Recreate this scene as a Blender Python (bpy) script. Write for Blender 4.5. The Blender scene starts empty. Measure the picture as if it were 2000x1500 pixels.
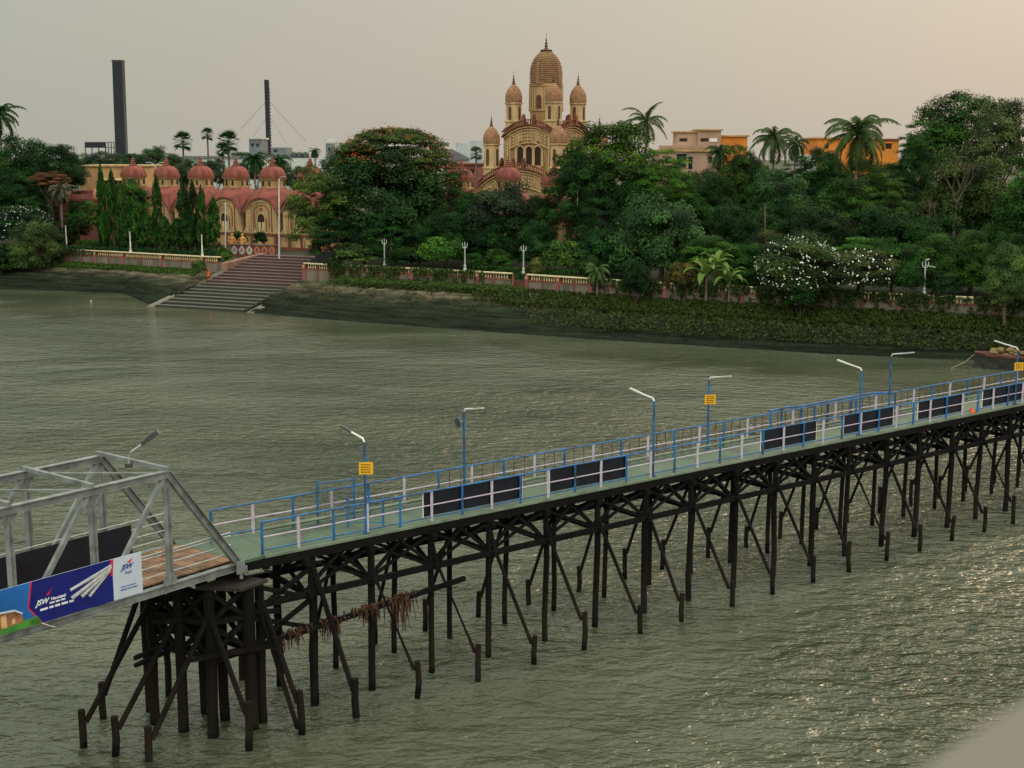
import bpy, math, random
import numpy as np
from mathutils import Vector, Matrix
R = math.radians
random.seed(7)
C = bpy.context.scene.collection
scn = bpy.context.scene

# ---------------------------------------------------------------- camera, sky, sun, exposure
FPX = 2600.0; CAM_H = 18.6; PITCH = math.atan(450/FPX)
cam = bpy.data.cameras.new('camera'); camo = bpy.data.objects.new('camera', cam); C.objects.link(camo)
cam.sensor_width = 36; cam.lens = 46.8; cam.clip_start = .05; cam.clip_end = 6000
camo.location = (0, 0, CAM_H); camo.rotation_euler = (math.pi/2-PITCH, 0, 0)
cam.dof.use_dof = True; cam.dof.focus_distance = 75; cam.dof.aperture_fstop = 4.2
scn.camera = camo

SUN_AZ, SUN_EL = R(41), R(25)          # to the right of the view axis
SD = Vector((math.sin(SUN_AZ)*math.cos(SUN_EL), math.cos(SUN_AZ)*math.cos(SUN_EL), math.sin(SUN_EL)))
w = bpy.data.worlds.new('World'); scn.world = w; w.use_nodes = True
nt = w.node_tree; N = nt.nodes; L = nt.links; N.clear()
def nd(t, **k):
    n = N.new(t)
    for a, b in k.items(): setattr(n, a, b)
    return n
out = nd('ShaderNodeOutputWorld'); bg = nd('ShaderNodeBackground'); bg.inputs[1].default_value = .1
sky = nd('ShaderNodeTexSky', sky_type='NISHITA', sun_disc=False, sun_elevation=SUN_EL, sun_rotation=SUN_AZ)
sky.dust_density = 6; sky.air_density = 1.5
tc = nd('ShaderNodeTexCoord'); nrm = nd('ShaderNodeVectorMath', operation='NORMALIZE'); L.new(tc.outputs['Generated'], nrm.inputs[0])
sep = nd('ShaderNodeSeparateXYZ'); L.new(nrm.outputs[0], sep.inputs[0])
rmp = nd('ShaderNodeValToRGB'); L.new(sep.outputs['Z'], rmp.inputs[0])
cr = rmp.color_ramp; cr.elements[0].position = 0; cr.elements[0].color = (.430, .385, .340, 1)
cr.elements[1].position = .1; cr.elements[1].color = (.435, .405, .362, 1)
for p, c in ((.2, (.48, .465, .405, 1)), (.5, (.85, .82, .72, 1)), (1, (1.35, 1.33, 1.25, 1))):
    e = cr.elements.new(p); e.color = c
dot = nd('ShaderNodeVectorMath', operation='DOT_PRODUCT'); L.new(nrm.outputs[0], dot.inputs[0]); dot.inputs[1].default_value = SD
mr = nd('ShaderNodeMapRange'); mr.inputs[1].default_value = .35; mr.inputs[2].default_value = 1.0; mr.inputs[3].default_value = 0; mr.inputs[4].default_value = 1; L.new(dot.outputs['Value'], mr.inputs[0])
pw = nd('ShaderNodeMath', operation='POWER'); L.new(mr.outputs[0], pw.inputs[0]); pw.inputs[1].default_value = 1.6
glow = nd('ShaderNodeMix', data_type='RGBA', blend_type='ADD'); L.new(pw.outputs[0], glow.inputs[0]); L.new(rmp.outputs[0], glow.inputs[6]); glow.inputs[7].default_value = (.11, .07, .02, 1)
lf = nd('ShaderNodeMapRange'); lf.inputs[1].default_value = -.5; lf.inputs[2].default_value = .3; lf.inputs[3].default_value = 1; lf.inputs[4].default_value = 0; L.new(sep.outputs['X'], lf.inputs[0])
cool = nd('ShaderNodeMix', data_type='RGBA', blend_type='MULTIPLY'); L.new(lf.outputs[0], cool.inputs[0]); L.new(glow.outputs[2], cool.inputs[6]); cool.inputs[7].default_value = (.86, .96, .93, 1)
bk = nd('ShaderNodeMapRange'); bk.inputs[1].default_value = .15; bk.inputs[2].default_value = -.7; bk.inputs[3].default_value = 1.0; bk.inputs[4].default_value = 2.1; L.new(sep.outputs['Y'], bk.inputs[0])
bks = nd('ShaderNodeVectorMath', operation='SCALE'); L.new(cool.outputs[2], bks.inputs[0]); L.new(bk.outputs[0], bks.inputs['Scale'])     # sky behind the viewer brightened as added fill for the front faces
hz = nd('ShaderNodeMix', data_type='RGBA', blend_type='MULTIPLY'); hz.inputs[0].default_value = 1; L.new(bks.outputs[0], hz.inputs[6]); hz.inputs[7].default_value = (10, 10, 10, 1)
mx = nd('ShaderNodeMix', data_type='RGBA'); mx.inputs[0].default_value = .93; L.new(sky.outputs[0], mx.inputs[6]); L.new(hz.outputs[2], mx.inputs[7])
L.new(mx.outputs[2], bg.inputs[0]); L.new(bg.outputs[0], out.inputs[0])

sl = bpy.data.lights.new('sun', 'SUN'); sl.energy = 1.05; sl.angle = R(17); sl.color = (1, .74, .45)
so = bpy.data.objects.new('sun', sl); C.objects.link(so); so.rotation_euler = (-SD).to_track_quat('-Z', 'Y').to_euler()
vs = scn.view_settings; vs.view_transform = 'Standard'; vs.look = 'None'; vs.exposure = .25; vs.gamma = 1

# ---------------------------------------------------------------- measuring: photo pixel -> point in the place
CA, SA = math.cos(PITCH), math.sin(PITCH)
def ray(px, py):
    u = (px-1000)/FPX; v = (750-py)/FPX
    return Vector((u, CA+v*SA, -SA+v*CA))
def G(px, py, z=0):
    d = ray(px, py); return Vector((0, 0, CAM_H))+d*((z-CAM_H)/d.z)
def A(px, py, D):
    d = ray(px, py); return Vector((0, 0, CAM_H))+d*(D/d.y)

# ---------------------------------------------------------------- materials
def mat(name, col, rough=.7, var=.25, scale=3, metal=0, bump=0, streak=None, tint=None, spec=.4):
    """procedural: base colour broken by two noises (stretched vertically for streaks)"""
    m = bpy.data.materials.new(name); m.use_nodes = True; n = m.node_tree.nodes; l = m.node_tree.links
    b = n['Principled BSDF']; b.inputs['Roughness'].default_value = rough; b.inputs['Metallic'].default_value = metal
    b.inputs['Specular IOR Level'].default_value = spec
    t = n.new('ShaderNodeTexCoord'); mp = n.new('ShaderNodeMapping'); l.new(t.outputs['Object'], mp.inputs[0])
    mp.inputs['Scale'].default_value = (1, 1, .25) if streak else (1, 1, 1)
    a = n.new('ShaderNodeTexNoise'); a.inputs['Scale'].default_value = scale; a.inputs['Detail'].default_value = 6; l.new(mp.outputs[0], a.inputs[0])
    r = n.new('ShaderNodeValToRGB'); l.new(a.outputs[0], r.inputs[0])
    c = Vector(col[:3]); d = Vector(tint[:3]) if tint else c*(1-var*1.6)
    r.color_ramp.elements[0].position = .32; r.color_ramp.elements[0].color = (*d, 1)
    r.color_ramp.elements[1].position = .62; r.color_ramp.elements[1].color = (*(c*(1+var*.5)), 1)
    l.new(r.outputs[0], b.inputs[0])
    if bump:
        bp = n.new('ShaderNodeBump'); bp.inputs['Strength'].default_value = bump; bp.inputs['Distance'].default_value = .05
        a2 = n.new('ShaderNodeTexNoise'); a2.inputs['Scale'].default_value = scale*6; l.new(t.outputs['Object'], a2.inputs[0])
        l.new(a2.outputs[0], bp.inputs['Height']); l.new(bp.outputs[0], b.inputs['Normal'])
    return m
M = {}
M['cream'] = mat('cream plaster', (.46, .285, .130), .85, .30, .55, streak=1, bump=.2)
M['cream2'] = mat('pale cream plaster', (.52, .365, .185), .85, .2, 1.2, streak=1)
M['tan'] = mat('tan plaster', (.50, .30, .13), .85, .16, .8, streak=1)
M['red'] = mat('red ochre trim', (.20, .060, .036), .8, .25, 1.5, streak=1)
M['roofred'] = mat('faded red roof paint', (.235, .062, .043), .8, .32, .9, streak=1, bump=.2)
M['domebrown'] = mat('brown striped dome', (.29, .150, .075), .8, .2, 2)
M['domecream'] = mat('dome cream stripe', (.42, .28, .14), .8, .15, 2)
M['finial'] = mat('finial dark', (.10, .045, .02), .5, .3, 5)
M['dark'] = mat('opening shade and hair', (.030, .018, .012), .9, .3, 2)  # shade inside openings put into the colour of flat panels; also hair
M['windowbrown'] = mat('brown shutters', (.11, .045, .022), .8, .3, 4)
M['white'] = mat('white paint', (.72, .72, .68), .6, .08, 2)
M['offwhite'] = mat('dirty whitewash', (.52, .54, .50), .8, .18, .5, streak=1)
M['blue'] = mat('blue painted steel', (.015, .13, .34), .42, .3, 2.2, tint=(.03, .055, .09))
M['pink'] = mat('pale lilac painted steel', (.50, .43, .52), .5, .12, 7)
M['rustrod'] = mat('rust brown rod', (.16, .05, .025), .8, .35, 9)
M['wood'] = mat('tarred pile timber', (.007, .006, .0052), .85, .45, 1.4, streak=1, bump=.6, tint=(.004, .004, .004), spec=.12)
M['deckgreen0'] = mat('green deck paint', (.095, .15, .095), .55, .30, .45, tint=(.055, .08, .05))
M['deckedge'] = mat('pale green deck edge', (.17, .22, .15), .6, .2, 2)
M['planks'] = None
M['steel'] = mat('grey truss paint', (.23, .25, .24), .45, .2, 2.5, tint=(.13, .14, .13), metal=.15)
M['steeldark'] = mat('dark lamp metal', (.05, .06, .055), .5, .2, 5)
M['galv'] = mat('galvanised pipe', (.45, .46, .44), .4, .15, 6, metal=.3)
M['board'] = mat('black board', (.004, .006, .014), .55, .4, 2)
M['yellow'] = mat('yellow sign paint', (.80, .42, .010), .5, .1, 5)
M['signtext'] = mat('dark sign lettering', (.10, .04, .01), .6, .1, 5)
M['concrete'] = mat('stained concrete', (.16, .145, .11), .9, .3, 1.2, bump=.4)
M['slab'] = mat('dirty pile cap', (.035, .029, .022), .9, .3, 1.5, bump=.4)
M['parapet'] = mat('bridge parapet concrete', (.20, .178, .15), .9, .12, 3)
M['coping'] = mat('cream coping', (.70, .58, .34), .8, .15, 2)
M['baluster'] = mat('cream baluster', (.60, .46, .24), .8, .15, 3)
M['wallgrey'] = mat('weathered retaining wall', (.17, .13, .105), .9, .35, .7, streak=1, bump=.4, tint=(.07, .075, .05))
M['meshwire'] = mat('grey blue mesh wire', (.05, .09, .12), .5, .2, 9)
M['chimney'] = mat('black steel stack', (.012, .015, .026), .6, .3, .4, streak=1)
M['roofdark'] = mat('dark slate roof', (.035, .042, .055), .7, .25, .5)
M['brickred'] = mat('dull red wall', (.26, .085, .07), .85, .2, .6)
M['rose'] = mat('rose beige plaster', (.42, .27, .19), .85, .15, .4)
M['orange'] = mat('orange plaster', (.68, .23, .035), .8, .12, .5)
M['glass'] = mat('dark window glass', (.02, .03, .045), .15, .3, .5)
M['haze_tower'] = mat('hazed far tower', (.42, .48, .50), .9, .12, .05)  # bluish haze of distance put into the wall colour
M['bark'] = mat('grey bark', (.12, .085, .06), .9, .35, 2, streak=1, bump=.6)
M['barkpale'] = mat('pale dry bark', (.13, .092, .066), .9, .3, 2, streak=1)
M['palmtrunk'] = mat('palm trunk', (.17, .13, .10), .9, .3, 3)
M['statue'] = mat('ochre painted statue', (.62, .30, .08), .7, .2, 3)
M['terracotta'] = mat('terracotta pink', (.48, .19, .11), .8, .2, 3)
M['tarp'] = mat('black tarpaulin', (.012, .012, .016), .5, .3, 2, bump=.4)
M['skin'] = mat('brown skin', (.22, .11, .06), .6, .1, 8)
M['orangecloth'] = mat('orange cloth', (.85, .16, .03), .8, .12, 8)
M['hull'] = mat('dark boat hull', (.035, .035, .03), .7, .3, 2)
M['hullred'] = mat('rusty red deck', (.11, .035, .025), .8, .3, 2)
M['sack'] = mat('straw cargo', (.20, .14, .05), .9, .3, 4)
M['rope'] = mat('pale rope', (.30, .26, .16), .9, .2, 8)
M['debris'] = mat('dry root debris', (.075, .036, .018), .95, .5, 5)
M['metalgrey'] = mat('rooftop grey', (.16, .18, .19), .7, .2, 1)
M['bannerblue'] = mat('deep blue banner vinyl', (.006, .012, .16), .35, .1, 2)
M['bannerwhite'] = mat('white banner vinyl', (.50, .58, .66), .4, .05, 2)
M['bannersky'] = mat('printed blue sky', (.015, .14, .46), .4, .2, .6)
M['bannerred'] = mat('red print', (.62, .015, .03), .4, .1, 3)
M['bannertext'] = mat('white print', (.80, .82, .85), .4, .05, 3)
M['bannerblueink'] = mat('blue ink', (.02, .03, .32), .4, .1, 3)
M['bannergreen'] = mat('printed grass', (.06, .24, .03), .5, .3, 3)
M['bannerbrown'] = mat('printed house front', (.30, .12, .06), .5, .4, 3)
M['bannercream'] = mat('printed cream house', (.55, .36, .16), .5, .3, 3)
M['bar'] = mat('printed steel bar', (.42, .44, .44), .3, .2, 12)

def planks():
    m = bpy.data.materials.new('weathered brown planks'); m.use_nodes = True; n = m.node_tree.nodes; l = m.node_tree.links; b = n['Principled BSDF']
    t = n.new('ShaderNodeTexCoord'); a = n.new('ShaderNodeTexNoise'); a.inputs['Scale'].default_value = 2.2; a.inputs['Detail'].default_value = 8
    l.new(t.outputs['Object'], a.inputs[0]); r = n.new('ShaderNodeValToRGB'); l.new(a.outputs[0], r.inputs[0])
    r.color_ramp.elements[0].position = .3; r.color_ramp.elements[0].color = (.07, .04, .022, 1)
    r.color_ramp.elements[1].position = .7; r.color_ramp.elements[1].color = (.27, .15, .08, 1)
    l.new(r.outputs[0], b.inputs[0]); b.inputs['Roughness'].default_value = .8; return m
M['planks'] = planks()

def woodmat():
    """tarred timber: black above, scraped brown in the tidal range, wet and dark at the foot"""
    m = M['wood']; n = m.node_tree.nodes; l = m.node_tree.links; b = n['Principled BSDF']; src = b.inputs[0].links[0].from_socket
    g = n.new('ShaderNodeNewGeometry'); s = n.new('ShaderNodeSeparateXYZ'); l.new(g.outputs['Position'], s.inputs[0])
    a = n.new('ShaderNodeTexNoise'); a.inputs['Scale'].default_value = 1.1; a.inputs['Detail'].default_value = 5; l.new(g.outputs['Position'], a.inputs[0])
    ad = n.new('ShaderNodeMath'); ad.operation = 'MULTIPLY_ADD'; l.new(a.outputs[0], ad.inputs[0]); ad.inputs[1].default_value = 2.2; l.new(s.outputs['Z'], ad.inputs[2])
    r = n.new('ShaderNodeValToRGB'); mr = n.new('ShaderNodeMapRange'); l.new(ad.outputs[0], mr.inputs[0]); mr.inputs[1].default_value = .8; mr.inputs[2].default_value = 5.2; l.new(mr.outputs[0], r.inputs[0])
    e = r.color_ramp.elements; e[0].position = .08; e[0].color = (.5, .6, .4, 1); e[1].position = .75; e[1].color = (1, 1, 1, 1)
    for p, c in ((.16, (2.3, 2.2, 1.5, 1)), (.40, (2.0, 1.55, 1.2, 1))):
        x = e.new(p); x.color = c
    mu = n.new('ShaderNodeMix'); mu.data_type = 'RGBA'; mu.blend_type = 'MULTIPLY'; mu.inputs[0].default_value = 1; l.new(src, mu.inputs[6]); l.new(r.outputs[0], mu.inputs[7]); l.new(mu.outputs[2], b.inputs[0])
woodmat()
def deckmat():
    """worn green deck paint: bare patches, dark damp stains, sheet joints across the deck"""
    m = bpy.data.materials.new('worn green deck'); m.use_nodes = True; n = m.node_tree.nodes; l = m.node_tree.links; b = n['Principled BSDF']
    t = n.new('ShaderNodeTexCoord'); mp = n.new('ShaderNodeMapping'); mp.inputs['Rotation'].default_value = (0, 0, -math.atan2(.609, .793)); l.new(t.outputs['Object'], mp.inputs[0])
    a = n.new('ShaderNodeTexNoise'); a.inputs['Scale'].default_value = .42; a.inputs['Detail'].default_value = 10; a.inputs['Roughness'].default_value = .65; l.new(mp.outputs[0], a.inputs[0])
    r = n.new('ShaderNodeValToRGB'); l.new(a.outputs[0], r.inputs[0]); e = r.color_ramp.elements; e[0].position = .33; e[0].color = (.035, .052, .033, 1); e[1].position = .74; e[1].color = (.13, .14, .105, 1)
    for p, c in ((.45, (.060, .105, .062, 1)), (.60, (.078, .125, .078, 1))):
        x = e.new(p); x.color = c
    s = n.new('ShaderNodeSeparateXYZ'); l.new(mp.outputs[0], s.inputs[0]); w_ = n.new('ShaderNodeMath'); w_.operation = 'PINGPONG'; l.new(s.outputs['X'], w_.inputs[0]); w_.inputs[1].default_value = .61
    c = n.new('ShaderNodeMath'); c.operation = 'LESS_THAN'; l.new(w_.outputs[0], c.inputs[0]); c.inputs[1].default_value = .018
    mx = n.new('ShaderNodeMix'); mx.data_type = 'RGBA'; l.new(c.outputs[0], mx.inputs[0]); l.new(r.outputs[0], mx.inputs[6]); mx.inputs[7].default_value = (.03, .04, .03, 1); l.new(mx.outputs[2], b.inputs[0])
    b.inputs['Roughness'].default_value = .55; return m
M['deckgreen'] = deckmat()
def leafmat(name, trans=.22):
    m = bpy.data.materials.new(name); m.use_nodes = True; n = m.node_tree.nodes; l = m.node_tree.links; b = n['Principled BSDF']
    oi = n.new('ShaderNodeObjectInfo'); at = n.new('ShaderNodeAttribute'); at.attribute_name = 'tint'
    mr = n.new('ShaderNodeMapRange'); l.new(at.outputs['Fac'], mr.inputs[0]); mr.inputs[3].default_value = .35; mr.inputs[4].default_value = 2.3
    mul = n.new('ShaderNodeVectorMath'); mul.operation = 'SCALE'; l.new(oi.outputs['Color'], mul.inputs[0]); l.new(mr.outputs[0], mul.inputs['Scale'])
    # yellower where the clump is light (young leaf)
    yl = n.new('ShaderNodeMix'); yl.data_type = 'RGBA'; yl.blend_type = 'MULTIPLY'
    p = n.new('ShaderNodeMath'); p.operation = 'POWER'; l.new(at.outputs['Fac'], p.inputs[0]); p.inputs[1].default_value = 2.0
    l.new(p.outputs[0], yl.inputs[0]); l.new(mul.outputs[0], yl.inputs[6]); yl.inputs[7].default_value = (1.5, 1.12, .65, 1)
    l.new(yl.outputs[2], b.inputs[0]); b.inputs['Roughness'].default_value = .65; b.inputs['Specular IOR Level'].default_value = .10
    tr = n.new('ShaderNodeBsdfTranslucent'); l.new(yl.outputs[2], tr.inputs[0]); ms = n.new('ShaderNodeMixShader'); ms.inputs[0].default_value = trans
    l.new(b.outputs[0], ms.inputs[1]); l.new(tr.outputs[0], ms.inputs[2]); l.new(ms.outputs[0], n['Material Output'].inputs[0])
    return m
M['leaf'] = leafmat('foliage')
M['petalwhite'] = mat('white blossom', (.80, .82, .74), .7, .05, 3)
M['petalred'] = mat('orange red blossom', (.50, .09, .025), .7, .3, 3)

def watermat():
    m = bpy.data.materials.new('river water'); m.use_nodes = True; n = m.node_tree.nodes; l = m.node_tree.links; b = n['Principled BSDF']
    b.inputs['Base Color'].default_value = (.060, .066, .045, 1); b.inputs['Roughness'].default_value = .07; b.inputs['IOR'].default_value = 1.42
    t = n.new('ShaderNodeTexCoord')
    def noise(scale, st, det, rot=0, dist=0):
        mp = n.new('ShaderNodeMapping'); mp.inputs['Scale'].default_value = st; mp.inputs['Rotation'].default_value = (0, 0, R(rot)); l.new(t.outputs['Object'], mp.inputs[0])
        a = n.new('ShaderNodeTexNoise'); a.inputs['Scale'].default_value = scale; a.inputs['Detail'].default_value = det; a.inputs['Distortion'].default_value = dist; l.new(mp.outputs[0], a.inputs[0]); return a.outputs[0]
    def math_(op, a, b_):
        x = n.new('ShaderNodeMath'); x.operation = op
        for i, v in enumerate((a, b_)):
            if isinstance(v, float) or isinstance(v, int): x.inputs[i].default_value = v
            else: l.new(v, x.inputs[i])
        return x.outputs[0]
    big = noise(.028, (1, 1.5, 1), 3, 25, .6)
    mask = n.new('ShaderNodeMapRange'); l.new(big, mask.inputs[0]); mask.inputs[1].default_value = .40; mask.inputs[2].default_value = .62; mask.inputs[3].default_value = .30; mask.inputs[4].default_value = 1.15
    h1 = noise(.22, (1, 1.5, 1), 2, -20)
    h2 = noise(.75, (1, 1.7, 1), 3, 12, .4)
    h3 = noise(2.6, (1, 1.6, 1), 3, -8, .5)
    h = math_('ADD', math_('ADD', math_('MULTIPLY', h1, .60), math_('MULTIPLY', h2, 1.05)), math_('MULTIPLY', h3, .34))
    # the water lies calm in the lee of the bank
    sp = n.new('ShaderNodeSeparateXYZ'); l.new(t.outputs['Object'], sp.inputs[0])
    dd = math_('SUBTRACT', math_('SUBTRACT', 117.0, math_('MULTIPLY', sp.outputs['X'], .538)), math_('MULTIPLY', sp.outputs['Y'], .843))
    dd = math_('ADD', dd, math_('MULTIPLY', math_('SUBTRACT', noise(.05, (1, 1, 1), 3, 40), .5), 34.0))
    lee = n.new('ShaderNodeMapRange'); lee.interpolation_type = 'SMOOTHSTEP'; l.new(dd, lee.inputs[0]); lee.inputs[1].default_value = 6; lee.inputs[2].default_value = 30; lee.inputs[3].default_value = .14; lee.inputs[4].default_value = 1.0
    h = math_('MULTIPLY', math_('MULTIPLY', h, mask.outputs[0]), lee.outputs[0])
    bp = n.new('ShaderNodeBump'); bp.inputs['Strength'].default_value = 1; bp.inputs['Distance'].default_value = 1.0
    l.new(h, bp.inputs['Height']); l.new(bp.outputs[0], b.inputs['Normal'])
    # silt: slow drifts in the colour of the water itself
    r = n.new('ShaderNodeValToRGB'); l.new(noise(.05, (1, 2.5, 1), 4, 30), r.inputs[0])
    r.color_ramp.elements[0].position = .35; r.color_ramp.elements[0].color = (.050, .060, .034, 1)
    r.color_ramp.elements[1].position = .65; r.color_ramp.elements[1].color = (.100, .110, .070, 1); l.new(r.outputs[0], b.inputs[0])
    return m
M['water'] = watermat()

def bankmat():
    """mud and stone revetment: grass stain above, bare brown band, wet dark algae up to the tide line"""
    m = bpy.data.materials.new('tidal bank'); m.use_nodes = True; n = m.node_tree.nodes; l = m.node_tree.links; b = n['Principled BSDF']
    t = n.new('ShaderNodeTexCoord'); s = n.new('ShaderNodeSeparateXYZ'); l.new(t.outputs['Object'], s.inputs[0])
    a = n.new('ShaderNodeTexNoise'); a.inputs['Scale'].default_value = .45; a.inputs['Detail'].default_value = 8; l.new(t.outputs['Object'], a.inputs[0])
    ad = n.new('ShaderNodeMath'); ad.operation = 'MULTIPLY_ADD'; l.new(a.outputs[0], ad.inputs[0]); ad.inputs[1].default_value = 1.6; l.new(s.outputs['Z'], ad.inputs[2])
    mr = n.new('ShaderNodeMapRange'); l.new(ad.outputs[0], mr.inputs[0]); mr.inputs[1].default_value = .5; mr.inputs[2].default_value = 4.4
    r = n.new('ShaderNodeValToRGB'); l.new(mr.outputs[0], r.inputs[0]); e = r.color_ramp.elements
    e[0].position = 0; e[0].color = (.009, .014, .007, 1); e[1].position = .54; e[1].color = (.018, .024, .012, 1)
    for p, c in ((.66, (.06, .052, .033, 1)), (.75, (.11, .092, .06, 1)), (.84, (.07, .085, .03, 1)), (1, (.04, .08, .02, 1))):
        x = e.new(p); x.color = c
    a2 = n.new('ShaderNodeTexNoise'); a2.inputs['Scale'].default_value = 2.5; a2.inputs['Detail'].default_value = 8; l.new(t.outputs['Object'], a2.inputs[0])
    m2 = n.new('ShaderNodeMapRange'); l.new(a2.outputs[0], m2.inputs[0]); m2.inputs[3].default_value = .35; m2.inputs[4].default_value = 1.6
    # courses and old tide lines in the revetment
    mp = n.new('ShaderNodeMapping'); mp.inputs['Scale'].default_value = (.12, .12, 3.2); l.new(t.outputs['Object'], mp.inputs[0]); a3 = n.new('ShaderNodeTexNoise'); a3.inputs['Scale'].default_value = 1.5; a3.inputs['Detail'].default_value = 6; l.new(mp.outputs[0], a3.inputs[0])
    m3 = n.new('ShaderNodeMapRange'); l.new(a3.outputs[0], m3.inputs[0]); m3.inputs[1].default_value = .35; m3.inputs[2].default_value = .65; m3.inputs[3].default_value = .45; m3.inputs[4].default_value = 1.5
    mm = n.new('ShaderNodeMath'); mm.operation = 'MULTIPLY'; l.new(m2.outputs[0], mm.inputs[0]); l.new(m3.outputs[0], mm.inputs[1])
    sc = n.new('ShaderNodeVectorMath'); sc.operation = 'SCALE'; l.new(r.outputs[0], sc.inputs[0]); l.new(mm.outputs[0], sc.inputs['Scale'])
    l.new(sc.outputs[0], b.inputs[0]); b.inputs['Roughness'].default_value = .9; b.inputs['Specular IOR Level'].default_value = .1
    bp = n.new('ShaderNodeBump'); bp.inputs['Distance'].default_value = .3; l.new(a2.outputs[0], bp.inputs['Height']); l.new(bp.outputs[0], b.inputs['Normal'])
    return m
M['bank'] = bankmat()
M['earth'] = mat('dark garden earth', (.040, .045, .020), .95, .4, .3, tint=(.018, .03, .010))  # dark olive earth broken by a darker green noise
def stepmat():
    m = bpy.data.materials.new('river steps'); m.use_nodes = True; n = m.node_tree.nodes; l = m.node_tree.links; b = n['Principled BSDF']
    t = n.new('ShaderNodeTexCoord'); s = n.new('ShaderNodeSeparateXYZ'); l.new(t.outputs['Object'], s.inputs[0])
    a = n.new('ShaderNodeTexNoise'); a.inputs['Scale'].default_value = .8; a.inputs['Detail'].default_value = 8; l.new(t.outputs['Object'], a.inputs[0])
    ad = n.new('ShaderNodeMath'); ad.operation = 'MULTIPLY_ADD'; l.new(a.outputs[0], ad.inputs[0]); ad.inputs[1].default_value = 1.2; l.new(s.outputs['Z'], ad.inputs[2])
    mr = n.new('ShaderNodeMapRange'); l.new(ad.outputs[0], mr.inputs[0]); mr.inputs[1].default_value = 0; mr.inputs[2].default_value = 6
    r = n.new('ShaderNodeValToRGB'); l.new(mr.outputs[0], r.inputs[0]); e = r.color_ramp.elements
    e[0].position = .15; e[0].color = (.022, .034, .022, 1); e[1].position = .42; e[1].color = (.03, .036, .026, 1)
    for p, c in ((.50, (.068, .028, .028, 1)), (1, (.10, .040, .038, 1))):
        x = e.new(p); x.color = c
    l.new(r.outputs[0], b.inputs[0]); b.inputs['Roughness'].default_value = .7; return m
M['steps'] = stepmat()
M['nosing'] = mat('worn step nosing', (.15, .105, .085), .7, .3, 2, tint=(.11, .10, .075))

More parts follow.
